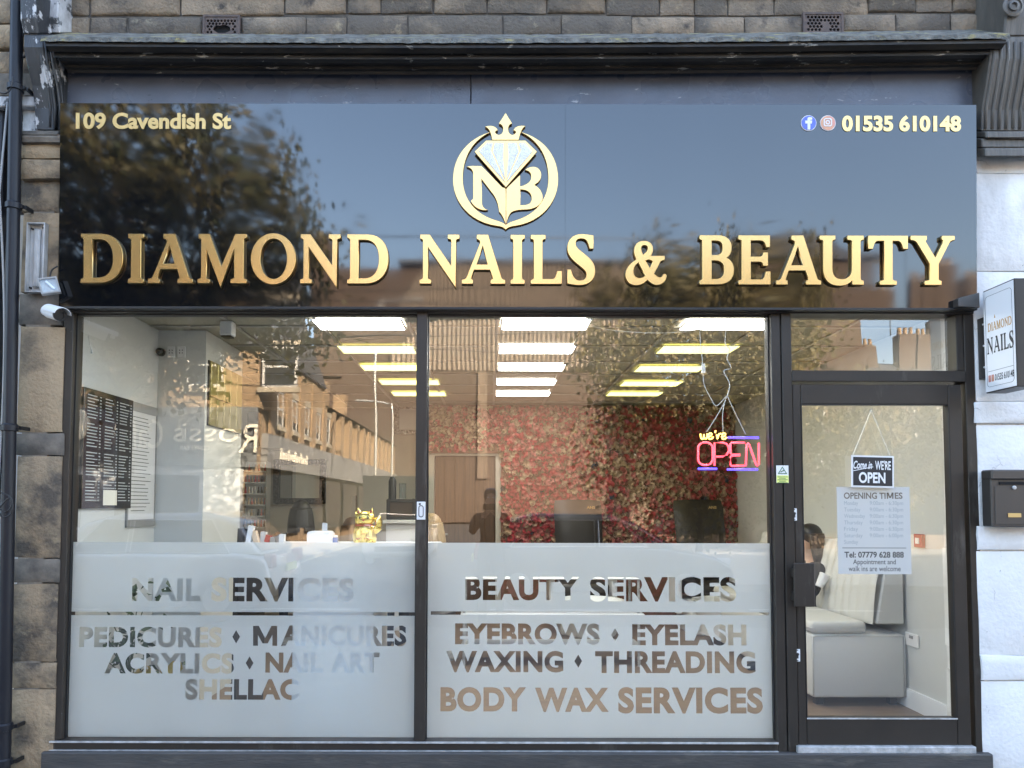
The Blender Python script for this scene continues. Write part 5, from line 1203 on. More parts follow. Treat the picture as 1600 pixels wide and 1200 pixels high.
# ------------------------------------------------------------------ hanging signs: open board, opening hours, neon
YO = -.056
a, b = P(1331, 761.5, YO), P(1396, 712, YO); t = thing('open_board', 'small black and white come in open board hanging on a string', 'sign', ((a.x + b.x) / 2, YO, a.z))
rt = Matrix.Translation(((a.x + b.x) / 2, 0, (a.z + b.z) / 2)) @ Matrix.Rotation(rad(1.2), 4, 'Y') @ Matrix.Translation((-(a.x + b.x) / 2, 0, -(a.z + b.z) / 2))
def obuild(mb, name, m): o = mb.build(name, M[m], t); o.data.transform(Matrix.Translation(t.location * -1) @ rt @ Matrix.Translation(t.location)); return o
obuild(MB().box((a.x, YO, a.z), (b.x, YO + .004, b.z)), 'board', 'whiteplas'); e = .009
obuild(MB().box((a.x + e, YO - .002, a.z + e), (b.x - e, YO - .0003, b.z - e)), 'black_field', 'printblack')
def otext(s, x0, x1, y0, y1, **k):
    p, q = P(x0, y1, YO), P(x1, y0, YO); me = fit(text_mesh(s, **k), p.x, q.x, p.z, q.z); me.transform(Matrix.Translation((0, YO - .0028, 0)) @ XZ)
    o = mesh_obj('lettering', me, M['whiteplas'], t); o.data.transform(Matrix.Translation(t.location * -1) @ rt @ Matrix.Translation(t.location)); return o
otext('OPEN', 1342, 1383, 738, 755, off=.03); otext('We\'re', 1367, 1391, 719, 734, off=.015) if 0 else otext('WE\'RE', 1367, 1391, 719.5, 734, off=.02)
me_ = otext('Come in', 1333, 1362, 720.5, 733, off=.02, shear=.35); me_.data.transform(Matrix.Rotation(rad(-9), 4, 'Y'), shape_keys=False) if 0 else None
mb = MB().prism([(P(1333, 735, YO).x, YO - .003, P(1333, 735, YO).z), (P(1364, 729, YO).x, YO - .003, P(1364, 729, YO).z), (P(1364, 729.8, YO).x, YO - .003, P(1364, 730, YO).z), (P(1333, 736, YO).x, YO - .003, P(1333, 736, YO).z)], (0, .0005, 0))
mb.build('underline', M['whiteplas'], t)
tp = P(1361, 641, YO + .006)
for px in (1332, 1391): MB().tube([P(px, 713, YO - .001), tp], .0016, 5).build('string', M['cream'], t)
MB().lathe([(.009, 0), (.009, .006), (.004, .010)], tp + Vector((0, .002, 0)), 12, Matrix.Rotation(math.pi / 2, 4, 'X')).build('suction_hook', M['clearplas'], t)
YN = -.027
a, b = P(1310, 897, YN), P(1421, 761, YN); t = thing('opening_times_notice', 'frosted opening times notice stuck to the door glass', 'notice', ((a.x + b.x) / 2, YN, a.z))
MB().box((a.x, YN, a.z), (b.x, YN + .0015, b.z)).build('film_sheet', M['film2'], t)
def ntext(s, x0, x1, y0, y1, m, off=0.0, **k):
    p, q = P(x0, y1, YN), P(x1, y0, YN); me = fit(text_mesh(s, off, **k), p.x, q.x, p.z, q.z); me.transform(Matrix.Translation((0, YN - .0005, 0)) @ XZ); return mesh_obj('lettering', me, M[m], t)
ntext('OPENING TI', 1318.5, 1383.5, 769.5, 779.5, 'printbrown', .026); ntext('ES', 1398, 1410, 769.5, 779.5, 'printbrown', .026)
def nf(px, py): p = P(px, py, YN); return (p.x, YN - .0006, p.z)
mb = MB()
for q in M_pieces(1385.5, 1396, 769.7, 779.3, nf): mb.prism(q, (0, .0003, 0))
mb.build('lettering', M['printbrown'], t)
for i, (d_, h_) in enumerate((('Monday', 1), ('Tuesday', 1), ('Wednesday', 1), ('Thursday', 1), ('Friday', 1), ('Saturday', 1), ('Sunday', 0))):
    y = 783 + i * 10.1; ntext(d_, 1319, 1319 + 3.6 * len(d_), y, y + 8 if d_[-1] == 'y' else y + 7, 'printpale')
    if h_: ntext('9:00am - 6:00pm' if d_ == 'Saturday' else '9:00am - 6:30pm', 1359, 1411, y, y + 8, 'printpale')
c0_, c1__ = P(1316, 856.5, YN), P(1416, 856, YN); MB().box((c0_.x, YN - .0008, c0_.z), (c1__.x, YN - .0003, c0_.z + .003)).build('rule_line', M['printgrey'], t)
ntext('Tel: 07779 628 888', 1319.5, 1412, 862, 871.5, 'printgrey', .028)
ntext('Appointment and', 1333, 1399.5, 874, 884, 'printgrey', .008); ntext('walk ins are welcome', 1326, 1407, 884.5, 892.5, 'printgrey', .004)
# neon sign
YS = .07
NS = lambda x, y: P(1060 + x / 5.456, 640 + y / 5.456, YS)
t = thing('neon_sign', 'red, yellow and blue neon open sign hanging in the right window', 'neon sign', tuple(NS(430, 520)))
nr = mat('red_neon_tube', (.8, .1, .1), .3, emit=(1.0, .055, .09), es=.5); ny = mat('yellow_neon_tube', (.8, .6, .2), .3, emit=(1.0, .62, .10), es=.7); nb_ = mat('blue_neon_tube', (.1, .1, .7), .3, emit=(.08, .05, 1.0), es=.5)
def ntube(pl, r, m, name, sm_=0):
    pts = [NS(*q) for q in pl]; pts = bez(pts, sm_) if sm_ else pts
    return MB().tube(pts, r, 10).build(name, m, t, sm=True)
rO = .0056
def rpath(x0, y0, x1, y1, r): return [(x, y) for x, y in rr(x0, y0, x1, y1, r, 6)]
o = rpath(168, 280, 292, 472, 52); ntube(o + o[:2], rO, nr, 'tube_letter')
ntube([(308, 478), (308, 283), (375, 280), (412, 292), (430, 322), (430, 355), (412, 385), (380, 400), (322, 402)], rO, nr, 'tube_letter')
ntube([(566, 282), (448, 282), (444, 290), (444, 372), (455, 384), (525, 382), (525, 390), (444, 398), (444, 470), (452, 480), (566, 478)], rO, nr, 'tube_letter')
ntube([(574, 480), (582, 292), (592, 286), (602, 296), (664, 470), (676, 480), (686, 470), (686, 284)], rO, nr, 'tube_letter')
ntube([(424, 238), (684, 240)], .0065, nb_, 'tube_bar'); ntube([(168, 505), (328, 505)], .0065, nb_, 'tube_bar'); ntube([(416, 510), (676, 510)], .0065, nb_, 'tube_bar')
ntube([(188, 205), (192, 240), (205, 252), (216, 235), (218, 210), (220, 240), (235, 250), (246, 230), (246, 205)], .0042, ny, 'tube_script', 3)
ntube([(256, 232), (280, 222), (282, 205), (266, 202), (256, 225), (264, 250), (284, 248), (298, 232)], .0042, ny, 'tube_script', 3)
ntube([(318, 178), (312, 198)], .004, ny, 'tube_script'); ntube([(326, 212), (334, 250), (340, 222), (352, 205), (366, 206)], .0042, ny, 'tube_script', 3)
ntube([(368, 236), (396, 224), (400, 206), (382, 202), (370, 226), (378, 250), (398, 248), (412, 236)], .0042, ny, 'tube_script', 3)
bp_ = MB()
for q in ((210, 255, 560, 258), (225, 488, 640, 491)): p, q2 = NS(q[0], q[3]), NS(q[2], q[1]); bp_.box((p.x, YS + .012, p.z), (q2.x, YS + .016, q2.z))
bp_.build('mounting_bar', M['clearplas'], t)
xc = P(1138, 600, YS).x
def nwire(pl, r=.0022, y=YS, m='whiteplas'): return MB().tube(bez([P(*q, y) for q in pl], 5), r, 5).build('wire', M[m], t, sm=True)
nwire([(1104, 675), (1120, 650), (1134, 625)]); nwire([(1130, 676), (1129, 650), (1132, 630), (1136, 618)]); nwire([(1165, 678), (1150, 648), (1137, 620)])
nwire([(1136, 620), (1140, 600), (1131, 580), (1142, 575), (1136, 560), (1140, 545), (1133, 535), (1136, 500), (1136, 488)], .0028)
nwire([(1092, 490), (1094, 530), (1098, 570), (1100, 600), (1112, 625), (1120, 634), (1134, 620)], .0022)
c = P(1099, 576, YS); MB().box((c.x - .010, YS - .008, c.z - .028), (c.x + .010, YS + .008, c.z + .028)).build('inline_switch', M['whiteplas'], t, bevel=.003)
pcable('window_cable', [(890, 500), (910, 506), (950, 515), (1010, 520), (1060, 519), (1110, 512), (1160, 505), (1200, 500)], .10, .003, 'whiteplas', 'white cable drooping along the top of the right window')

# ------------------------------------------------------------------ across the street (what the glass mirrors)
def win(par, x0, x1, z0, z1, y, axis='y', sgn_=1, arch=False):
    """a sash window set in a wall facing +Y (axis y) or +X (axis x): frame proud of the wall with pane and sill"""
    def B(u0, u1, v0, v1, d0, d1):
        return ((u0, y + d0, v0), (u1, y + d1, v1)) if axis == 'y' else ((y + d0, u0, v0), (y + d1, u1, v1))
    f = MB(); t_ = .07
    for q in ((x0, x0 + t_, z0, z1), (x1 - t_, x1, z0, z1), (x0 + t_, x1 - t_, z1 - t_, z1), (x0 + t_, x1 - t_, z0, z0 + t_), (x0 + t_, x1 - t_, (z0 + z1) / 2 - .03, (z0 + z1) / 2 + .03)): f.box(*B(*q, -.05, .035))
    fo_ = f.build('window', M['oldwhite'], par)
    g_ = MB().box(*B(x0 + t_, x1 - t_, z0 + t_, z1 - t_, -.04, .01)).build('pane', M['glassfar'], par); g_.parent = fo_
    s_ = MB().box(*B(x0 - .1, x1 + .1, z0 - .14, z0 - .002, -.02, .12)).box(*B(x0 - .1, x1 + .1, z1 + .002, z1 + .2, -.02, .06)).build('sill', M['sillstone'], par); s_.parent = fo_
# corner cafe: pale ground floor with cream lettering, warm stone above
yc = -16.0; xc1 = RV(402, 700, 20).x; xc0 = RV(-240, 700, 20).x
cf = thing('corner_cafe', 'two storey stone corner cafe with a pale fascia across the street', 'building', ((xc0 + xc1) / 2, yc, 0))
zf1, zf0 = RV(200, 636, 20).z, RV(200, 728, 20).z; zev = RV(400, 540, 20).z
MB().box((xc0, yc - 8, zf1 + .001), (xc1, yc, zev)).box((xc0, yc - 8, 0), (xc1 - .1, yc - .02, zf1)).build('wall', M['brickor'], cf)
MB().box((xc0, yc - .019, zf0), (xc1 - .02, yc + .10, zf1)).build('fascia', M['slatefas'], cf)
MB().box((xc0, yc - .018, .5), (xc1 - .4, yc + .03, zf0 - .001)).build('rendered_front', M['render'], cf)
for k in range(5):
    x = xc0 + 1.4 + k * 3.3; MB().box((x, yc + .031, .8), (x + 2.0, yc + .06, 2.3)).build('shop_window', M['glassfar'], cf)
for k in range(6): x = xc0 + 1.2 + k * 2.1; win(cf, x, x + 1.0, zf1 + .55, zf1 + 1.75, yc)
MB().prism([(xc0, yc + .2, zev), (xc0, yc - 8, zev), (xc0, yc - 4, zev + 2.1)], (xc1 - xc0 + .1, 0, 0)).build('roof', M['slate'], cf)
def street_text(s, pxl, pxr, py0, py1, d, off=.0, shear=0, dep=.03, par=cf, m='cream'):
    """lettering that reads normally to someone facing the far side of the road (so the shop glass shows it reversed)"""
    a = RV(pxl, py1, d); b = RV(pxr, py0, d)
    me = fit(text_mesh(s, off, .5, shear=shear), 0, abs(b.x - a.x), a.z, b.z)
    co_ = np.empty(len(me.vertices) * 3, np.float32); me.vertices.foreach_get('co', co_); co_ = co_.reshape(-1, 3); co_[:, 2] = np.where(co_[:, 2] > 0, dep, 0)
    me.vertices.foreach_set('co', co_.ravel())
    me.transform(Matrix(((-1, 0, 0, max(a.x, b.x)), (0, 0, 1, a.y), (0, 1, 0, 0), (0, 0, 0, 1))))
    return mesh_obj('lettering', me, M[m], par)
for s_, l_, r_, t_, b_ in (('R', 372, 401, 662, 706), ('ossi', 285, 372, 661, 690), ('s', 272, 290, 668, 690), ('Caf', 204, 256, 654, 700), ('e', 181, 200, 660, 684)): street_text(s_, l_, r_, t_, b_, 19.85, off=-.004 if s_ in 'RC' else 0)
street_text('COFFEE BAR', 282, 328, 697, 704, 19.85)
fl_ = MB()
for k in range(6):
    c = RV(118 + 13 * math.cos(k * 1.05), 663 + 15 * math.sin(k * 1.05), 19.8); fl_.ball((c.x, c.y, c.z), .2, (1, .25, 1.1), 10)
fl_.build('flower_emblem', M['cream'], cf, sm=True)
# terrace down the left of the side street
xt_ = xc1 - .02; te = thing('terrace', 'sunlit two storey stone terrace running down the side street', 'building', (xt_ - 3, -32, 0))
MB().box((xt_ - 6, -46, 0), (xt_ - .25, yc - 8.01, zev - .6)).build('wall', M['brickor'], te)
MB().box((xt_ - .249, -46, 2.55), (xt_ + .12, yc - .6, 3.55)).build('grey_fascia', M['greysign'], te)
MB().prism([(xt_ + .15, yc - 8.01, zev - .6), (xt_ - 6, yc - 8.01, zev - .6), (xt_ - 3, yc - 8.01, zev + 1.3)], (0, -22, 0)).build('roof', M['slate'], te)
for k in range(17):
    y = yc - 1.0 - k * 1.7
    MB().box((xt_ - .249 if y < yc - 8.2 else xt_ - .01, y - .55, 3.56), (xt_ + .08, y + .05, zev - (.65 if y < yc - 8.2 else .1))).build('pier', M['brickor'], te)
    if k % 1 == 0: win(te, y - 1.35, y - .72, 3.9, zev - 1.0, xt_ - (.25 if y < yc - 8.2 else -.0), 'x')
for k in range(8): y = yc - 2 - k * 3.4; MB().box((xt_ - .02, y - 2.6, .5), (xt_ + .03, y, 2.4)).build('shop_window', M['glassfar'], te)
for k in range(4): y = yc - 9.5 - k * 5; MB().box((xt_ - 3.3, y - .8, zev + 1.0), (xt_ - 2.6, y, zev + 2.3)).build('chimney', M['brickor'], te)
st_ = MB()
for k in range(13): st_.box((xt_ + .121, yc - 1.8 - k * .27, 2.85), (xt_ + .135, yc - 1.98 - k * .27, 2.85 + (.22 if k % 3 else .34)))
st_.build('sign_strokes', M['cream'], te)
# mill with corrugated roof closing the street
dm_ = 54; a = RV(497, 575, dm_); b = RV(1010, 490, dm_)
ml = thing('corrugated_mill', 'brown brick mill with a ribbed corrugated upper wall closing the side street', 'building', ((a.x + b.x) / 2, a.y - 4, 0))
zl = RV(700, 571, dm_).z; zh = RV(700, 497, dm_).z
MB().box((a.x, a.y - 9, 0), (b.x, a.y, zl)).build('wall', M['brickdk'], ml)
MB().box((a.x + .2, a.y - 8.8, zl + .001), (b.x - .2, a.y - .2, zh - .3)).build('inner_wall', M['brickdk'], ml)
bm = MB(); xs_ = RV(610, 500, dm_).x; nr_ = 56; st = (b.x - xs_) / nr_
for k in range(nr_):
    x = xs_ + k * st; zz = zh - .9 * max(0, 1 - (k / 12)) ** 2 * 3
    bm.prism([(x, a.y, zl - .4), (x + st * .5, a.y + .16, zl - .4), (x + st, a.y, zl - .4)], (0, 0, zz - zl + .4))
bm.build('corrugated_cladding', M['corrug'], ml)
MB().box((xs_, a.y - 9, zh), (b.x + .3, a.y + .3, zh + .25)).build('roof', M['slate'], ml)
t0_ = RV(492, 455, dm_); t1_ = RV(535, 455, dm_); MB().box((t0_.x, a.y - 3, zl - 1), (t1_.x, a.y + .25, t0_.z)).build('tower', M['brickdk'], ml)
x = RV(746, 600, dm_).x; MB().box((x, a.y + .001, 3.5), (x + .75, a.y + .2, zl - .5)).build('stone_pier', M['pier'], ml)
# right hand houses
dk = 30; a = RV(1236, 485, dk); b = RV(1346, 485, dk)
gb = thing('gable_house', 'tall plain brick gable wall across the street on the right', 'building', ((a.x + b.x) / 2, a.y - 3, 0))
MB().box((a.x - 1.2, a.y - 7, 0), (b.x, a.y, a.z)).build('wall', M['brickdk'], gb); win(gb, a.x + 1.6, a.x + 2.3, 5.1, 6.5, a.y)
MB().prism([(a.x - 1.4, a.y + .2, a.z), (a.x - 1.4, a.y - 7.2, a.z), (a.x - 1.4, a.y - 3.5, a.z + 2)], (b.x - a.x + 1.6, 0, 0)).build('roof', M['slate'], gb)
dk = 46; a = RV(1340, 552, dk); b = RV(1640, 552, dk)
cw = thing('chimney_terrace', 'long low terrace crowned with rows of chimney pots on the right', 'building', ((a.x + b.x) / 2, a.y - 3, 0))
MB().box((a.x, a.y - 7, 0), (b.x, a.y, a.z - 1.6)).build('wall', M['brickor'], cw)
MB().prism([(a.x, a.y + .2, a.z - 1.6), (a.x, a.y - 7, a.z - 1.6), (a.x, a.y - 3.4, a.z)], (b.x - a.x, 0, 0)).build('roof', M['slate'], cw)
for px, py in ((1352, 540), (1412, 522), (1440, 524), (1462, 500), (1500, 520), (1560, 515)):
    p = RV(px, py, dk + 2.5); o = MB().box((p.x - .55, p.y - .4, a.z - 1.2), (p.x + .55, p.y + .4, p.z)).build('chimney', M['brickdk'], cw)
    pm = MB()
    for q in (-.36, 0, .36): pm.lathe([(.14, 0), (.11, .5), (.14, .52), (.10, .52)], (p.x + q, p.y, p.z), 10)
    pm.build('chimney_pot', M['brickor'], cw, sm=35).parent = o
    if px in (1412,):
        MB().tube([(p.x - .9, p.y, p.z), (p.x - .9, p.y, p.z + 2.2)], .03, 6).tube([(p.x - 1.6, p.y, p.z + 2.1), (p.x - .3, p.y, p.z + 2.15)], .02, 5).tube([(p.x - 1.5, p.y - .3, p.z + 2.1), (p.x - 1.5, p.y + .3, p.z + 2.1)], .015, 5).tube([(p.x - .9, p.y - .3, p.z + 2.1), (p.x - .9, p.y + .3, p.z + 2.1)], .015, 5).build('aerial', M['black'], cw)
for k in range(10): x = a.x + 1 + k * 1.2; win(cw, x, x + .6, 5, 6.6, a.y) if x < b.x - 1 else None
dk = 24; a = RV(985, 690, dk); rt_ = thing('low_shops', 'row of low stone shops behind the trees across the street', 'building', (16, a.y - 3, 0))
MB().box((a.x, a.y - 5, 0), (40, a.y, 5.0)).build('wall', M['pier'], rt_); MB().box((a.x, a.y + .001, 2.7), (40, a.y + .14, 3.3)).build('fascia', M['greysign'], rt_)
for k in range(8): x = a.x + .8 + k * 4; MB().box((x, a.y + .001, .5), (x + 3, a.y + .03, 2.5)).build('shop_window', M['glassfar'], rt_); win(rt_, x + .8, x + 1.8, 3.6, 4.8, a.y)

def tree(x, y, cz, rx, rz, label, n_cl, per, lsz, seed, m='leaf', trunk_r=.17):
    rg = np.random.default_rng(seed); rr_ = random.Random(seed)
    t = thing('street_tree', label, 'tree', (x, y, 0), 'trees along the far pavement')
    tk = MB(); hz = cz - rz * .55
    pts = bez([(x, y, -.02), (x + .08, y + .05, hz * .5), (x - .05, y, hz), (x + .1, y - .1, cz + rz * .5)], 6)
    tk.tube(pts, [trunk_r * (1 - .75 * i / (len(pts) - 1)) for i in range(len(pts))], 10)
    cen = []
    for k in range(n_cl):
        d = rg.normal(size=3); d /= np.linalg.norm(d); r = rg.uniform(.35, 1.0) ** .55
        lob = 1 + .18 * math.sin(3 * math.atan2(d[0], d[1]) + seed) + .14 * math.sin(5 * d[2] + seed)
        cen.append((x + d[0] * rx * r * lob, y + d[1] * rx * .85 * r * lob, cz + d[2] * rz * r * lob))
    for k in range(26):
        c_ = Vector(cen[k]); base = pts[rr_.randrange(len(pts) // 2, len(pts) - 1)]
        mid = base.lerp(c_, .5) + Vector((rr_.uniform(-.2, .2), rr_.uniform(-.2, .2), -.15))
        tk.tube(bez([base, mid, c_], 4), [.05, .045, .04, .035, .03, .025, .02, .015, .01], 6)
    tk.build('trunk', M['bark'], t, sm=60)
    c_ = np.repeat(np.array(cen), per, 0); n = len(c_)
    off = rg.normal(size=(n, 3)) * np.array([.34, .34, .26]) * (rx / 3.2) ** .4
    p = c_ + off; L = lsz * rg.uniform(.6, 1.3, n)
    u = rg.normal(size=(n, 3)); u[:, 2] -= .4; u /= np.linalg.norm(u, axis=1)[:, None]
    v = np.cross(u, rg.normal(size=(n, 3))); v /= np.linalg.norm(v, axis=1)[:, None]
    V = np.stack([p, p + u * L[:, None] * .5 + v * L[:, None] * .36, p + u * L[:, None], p + u * L[:, None] * .5 - v * L[:, None] * .36], 1).reshape(-1, 3)
    me = bpy.data.meshes.new('crown'); me.vertices.add(n * 4); me.vertices.foreach_set('co', V.astype(np.float32).ravel())
    me.loops.add(n * 4); me.loops.foreach_set('vertex_index', np.arange(n * 4)); me.polygons.add(n); me.polygons.foreach_set('loop_start', np.arange(0, n * 4, 4)); me.polygons.foreach_set('loop_total', np.full(n, 4))
    me.update(); mesh_obj('crown', me, M[m], t); return t
p = RV(200, 415, 13.6); tree(p.x, p.y, p.z, 3.3, 2.7, 'large green and gold street tree in front of the corner cafe', 420, 60, .15, 3, 'leaf', .2)
p = RV(1085, 640, 17.5); tree(p.x, p.y, p.z, 2.75, 2.8, 'rounded golden green tree across the street behind the neon sign reflection', 560, 60, .13, 5, 'leaf2', .08)
p = RV(1390, 690, 20); tree(p.x, p.y, p.z, 2.6, 1.5, 'low bushy tree across the street mirrored in the door', 200, 55, .13, 8, 'leaf2')
def lamp_post(px, d, pyt, label, side):
    p = RV(px, pyt, d); t = thing('street_lamp', label, 'street lamp', (p.x, p.y, 0))
    MB().tube(bez([(p.x, p.y, -.02), (p.x, p.y, 1.2), (p.x, p.y, p.z - .6), (p.x + side * .25, p.y, p.z - .1), (p.x + side * 1.2, p.y, p.z)], 6), .055, 8).build('post', M['galv'], t, sm=45)
    MB().tube([(p.x, p.y, 0), (p.x, p.y, 1.1)], .09, 10).build('base', M['galv'], t, sm=45)
    MB().obox((p.x + side * 1.45, p.y, p.z), (.6, .2, .1)).build('lamp_head', M['galv'], t, bevel=.03)
lamp_post(588, 26, 545, 'tall street lamp standing at the corner of the side street', 1)
lamp_post(613, 33, 628, 'shorter street lamp further down the side street', -1)

def car(x, y, hd, label, paint, hatch=True, L=4.2, Wd=1.75, H=1.48):
    t = thing('parked_car', label, 'car', (x, y, -.12), 'cars on the road behind the photographer'); t.rotation_euler[2] = hd
    def b(mb, name, m, **k): return mb.build(name, M[m], t, local=True, **k)
    h = L / 2
    low = [(-h, .32), (-h + .05, .62), (-h + .12, .88), (-h + .55, .93), (h - 1.15, .92), (h - .35, .78), (h - .03, .60), (h, .32), (h - .35, .2), (-h + .3, .2)]
    mb = MB(); mb.prism([(px_, -Wd / 2, pz) for px_, pz in low], (0, Wd, 0)); b(mb, 'body', paint, bevel=.09, seg=3, sm=50)
    roof = [(-h + .18, .90), (-h + .55, 1.34), (-h + 1.0, H), (h - 2.0, H - .01), (h - 1.55, H - .14), (h - .95, .90)] if hatch else [(-h + .6, .9), (-h + 1.1, 1.36), (-h + 1.7, H), (h - 2.0, H), (h - .95, .9)]
    mb = MB(); n = len(roof); ra = [mb.bm.verts.new((px_, -(Wd / 2 - .07 - (pz - .9) * .30), pz)) for px_, pz in roof]; rb = [mb.bm.verts.new((px_, (Wd / 2 - .07 - (pz - .9) * .30), pz)) for px_, pz in roof]
    mb.bm.faces.new(ra); mb.bm.faces.new(rb[::-1])
    for i in range(n): mb.bm.faces.new((ra[i], rb[i], rb[(i + 1) % n], ra[(i + 1) % n]))
    b(mb, 'cabin', paint, bevel=.05, seg=2, sm=50)
    cenx = sum(q[0] for q in roof) / n
    for s_ in (-1, 1):
        for u0, u1 in ((-h + .62, -.12), (-.06, h - 1.38)):
            zt_ = H - .10; k_ = .30
            pl = [(u0, .93), (u0 + .28 if u0 < -h + 1 else u0, zt_), (u1 - (.42 if u1 > h - 1.6 else 0), zt_), (u1, .93)]
            w_ = MB().prism([(a_, s_ * (Wd / 2 - .062 - (z_ - .9) * k_), z_) for a_, z_ in pl], (0, s_ * .012, 0)); wo = b(w_, 'side_window', 'carglass')
            tr_ = MB()
            for q in range(4):
                A_, B_ = pl[q], pl[(q + 1) % 4]; tr_.tube([(A_[0], s_ * (Wd / 2 - .045 - (A_[1] - .9) * k_), A_[1]), (B_[0], s_ * (Wd / 2 - .045 - (B_[1] - .9) * k_), B_[1])], .012, 5)
            b(tr_, 'window_trim', 'rim').parent = wo
        for wx in (-h + .75, h - .82):
            rt2 = Matrix.Rotation(math.pi / 2, 4, 'X')
            w_ = b(MB().lathe([(.20, -.1), (.31, -.1), (.325, -.06), (.325, .06), (.31, .1), (.20, .1)], (wx, s_ * (Wd / 2 - .1), .325), 20, rt2), 'wheel', 'tyre', sm=40)
            b(MB().lathe([(.03, -.108), (.19, -.10), (.2, -.09), (.2, .09), (.19, .10), (.03, .108)], (wx, s_ * (Wd / 2 - .1), .325), 20, rt2), 'rim', 'rim', sm=40).parent = w_
        b(MB().obox((h - .17, s_ * (Wd / 2 - .28), .68), (.26, .36, .13)), 'headlight', 'lamplens', bevel=.03); b(MB().obox((-h + .09, s_ * (Wd / 2 - .18), .82), (.12, .22, .2)), 'tail_light', 'redlamp', bevel=.02)
        b(MB().obox((h - 1.35, s_ * (Wd / 2 + .08), .98), (.12, .18, .13)), 'door_mirror', paint, bevel=.03)
    A_, B_ = roof[-2], roof[-1]; pr_ = lambda q: Wd / 2 - .14 - (q[1] - .9) * .3
    b(MB().prism([(A_[0] + .012, -pr_(A_), A_[1] - .05), (A_[0] + .012, pr_(A_), A_[1] - .05), (B_[0] - .03, pr_(B_), B_[1] + .03), (B_[0] - .03, -pr_(B_), B_[1] + .03)], (.03, 0, .02)), 'windscreen', 'carglass')
    A_, B_ = roof[1], roof[0]
    b(MB().prism([(A_[0] - .0, -pr_(A_), A_[1] - .04), (A_[0] - .0, pr_(A_), A_[1] - .04), (B_[0] + .02, pr_(B_), B_[1] + .04), (B_[0] + .02, -pr_(B_), B_[1] + .04)], (-.03, 0, .02)), 'rear_window', 'carglass')
    b(MB().obox((h - .02, 0, .45), (.06, 1.1, .14)), 'grille', 'black', bevel=.01); b(MB().obox((-h - .01, 0, .7), (.03, .5, .11)), 'number_plate', 'yellow')
    return t
p = RV(235, 800, 10.6); car(p.x, p.y, math.pi, 'silver hatchback on the road mirrored in the left window', 'carsilver')
p = RV(632, 800, 20.5); car(p.x, p.y, rad(90), 'white estate car waiting in the mouth of the side street', 'carwhite', H=1.5)
p = RV(930, 800, 12.2); car(p.x, p.y, 0, 'dark grey hatchback on the far side of the road', 'cardark', H=1.45)
for i, (z0q, z1q) in enumerate(((5.6, 6.4), (6.1, 5.5), (7.2, 7.4))):
    o = MB().tube(bez([(-16, -15.5, z0q), (-4, -13, (z0q + z1q) / 2 - .5), (9, -15.5, z1q)], 12), .018, 5).build('overhead_wire', M['black'])
    tag(o, 'overhead wire across the street, ' + ('lowest at the right end', 'steepest of the three', 'highest of the three')[i], 'wire', 'wires strung over the far pavement')

# ------------------------------------------------------------------ people
def skin_body(joints, edges, root, mats_, part):
    """one continuous figure grown over a skeleton; part(co) says which material a face takes"""
    me = bpy.data.meshes.new('body'); names = list(joints)
    me.from_pydata([joints[n][:3] for n in names], [(names.index(a_), names.index(b_)) for a_, b_ in edges], [])
    o = bpy.data.objects.new('body', me); COL.objects.link(o)
    sk_ = o.modifiers.new('skin', 'SKIN'); sk_.use_smooth_shade = True
    sv = me.skin_vertices[0].data
    for i, n in enumerate(names):
        r = joints[n][3]; sv[i].radius = r if isinstance(r, tuple) else (r, r); sv[i].use_root = (n == root)
    ss = o.modifiers.new('sub', 'SUBSURF'); ss.levels = 2; ss.render_levels = 2
    m2 = eval_mesh(o); bpy.data.objects.remove(o)
    m2.materials.clear()
    for q in mats_: m2.materials.append(q)
    for p_ in m2.polygons: p_.material_index = part(p_.center); p_.use_smooth = True
    return m2
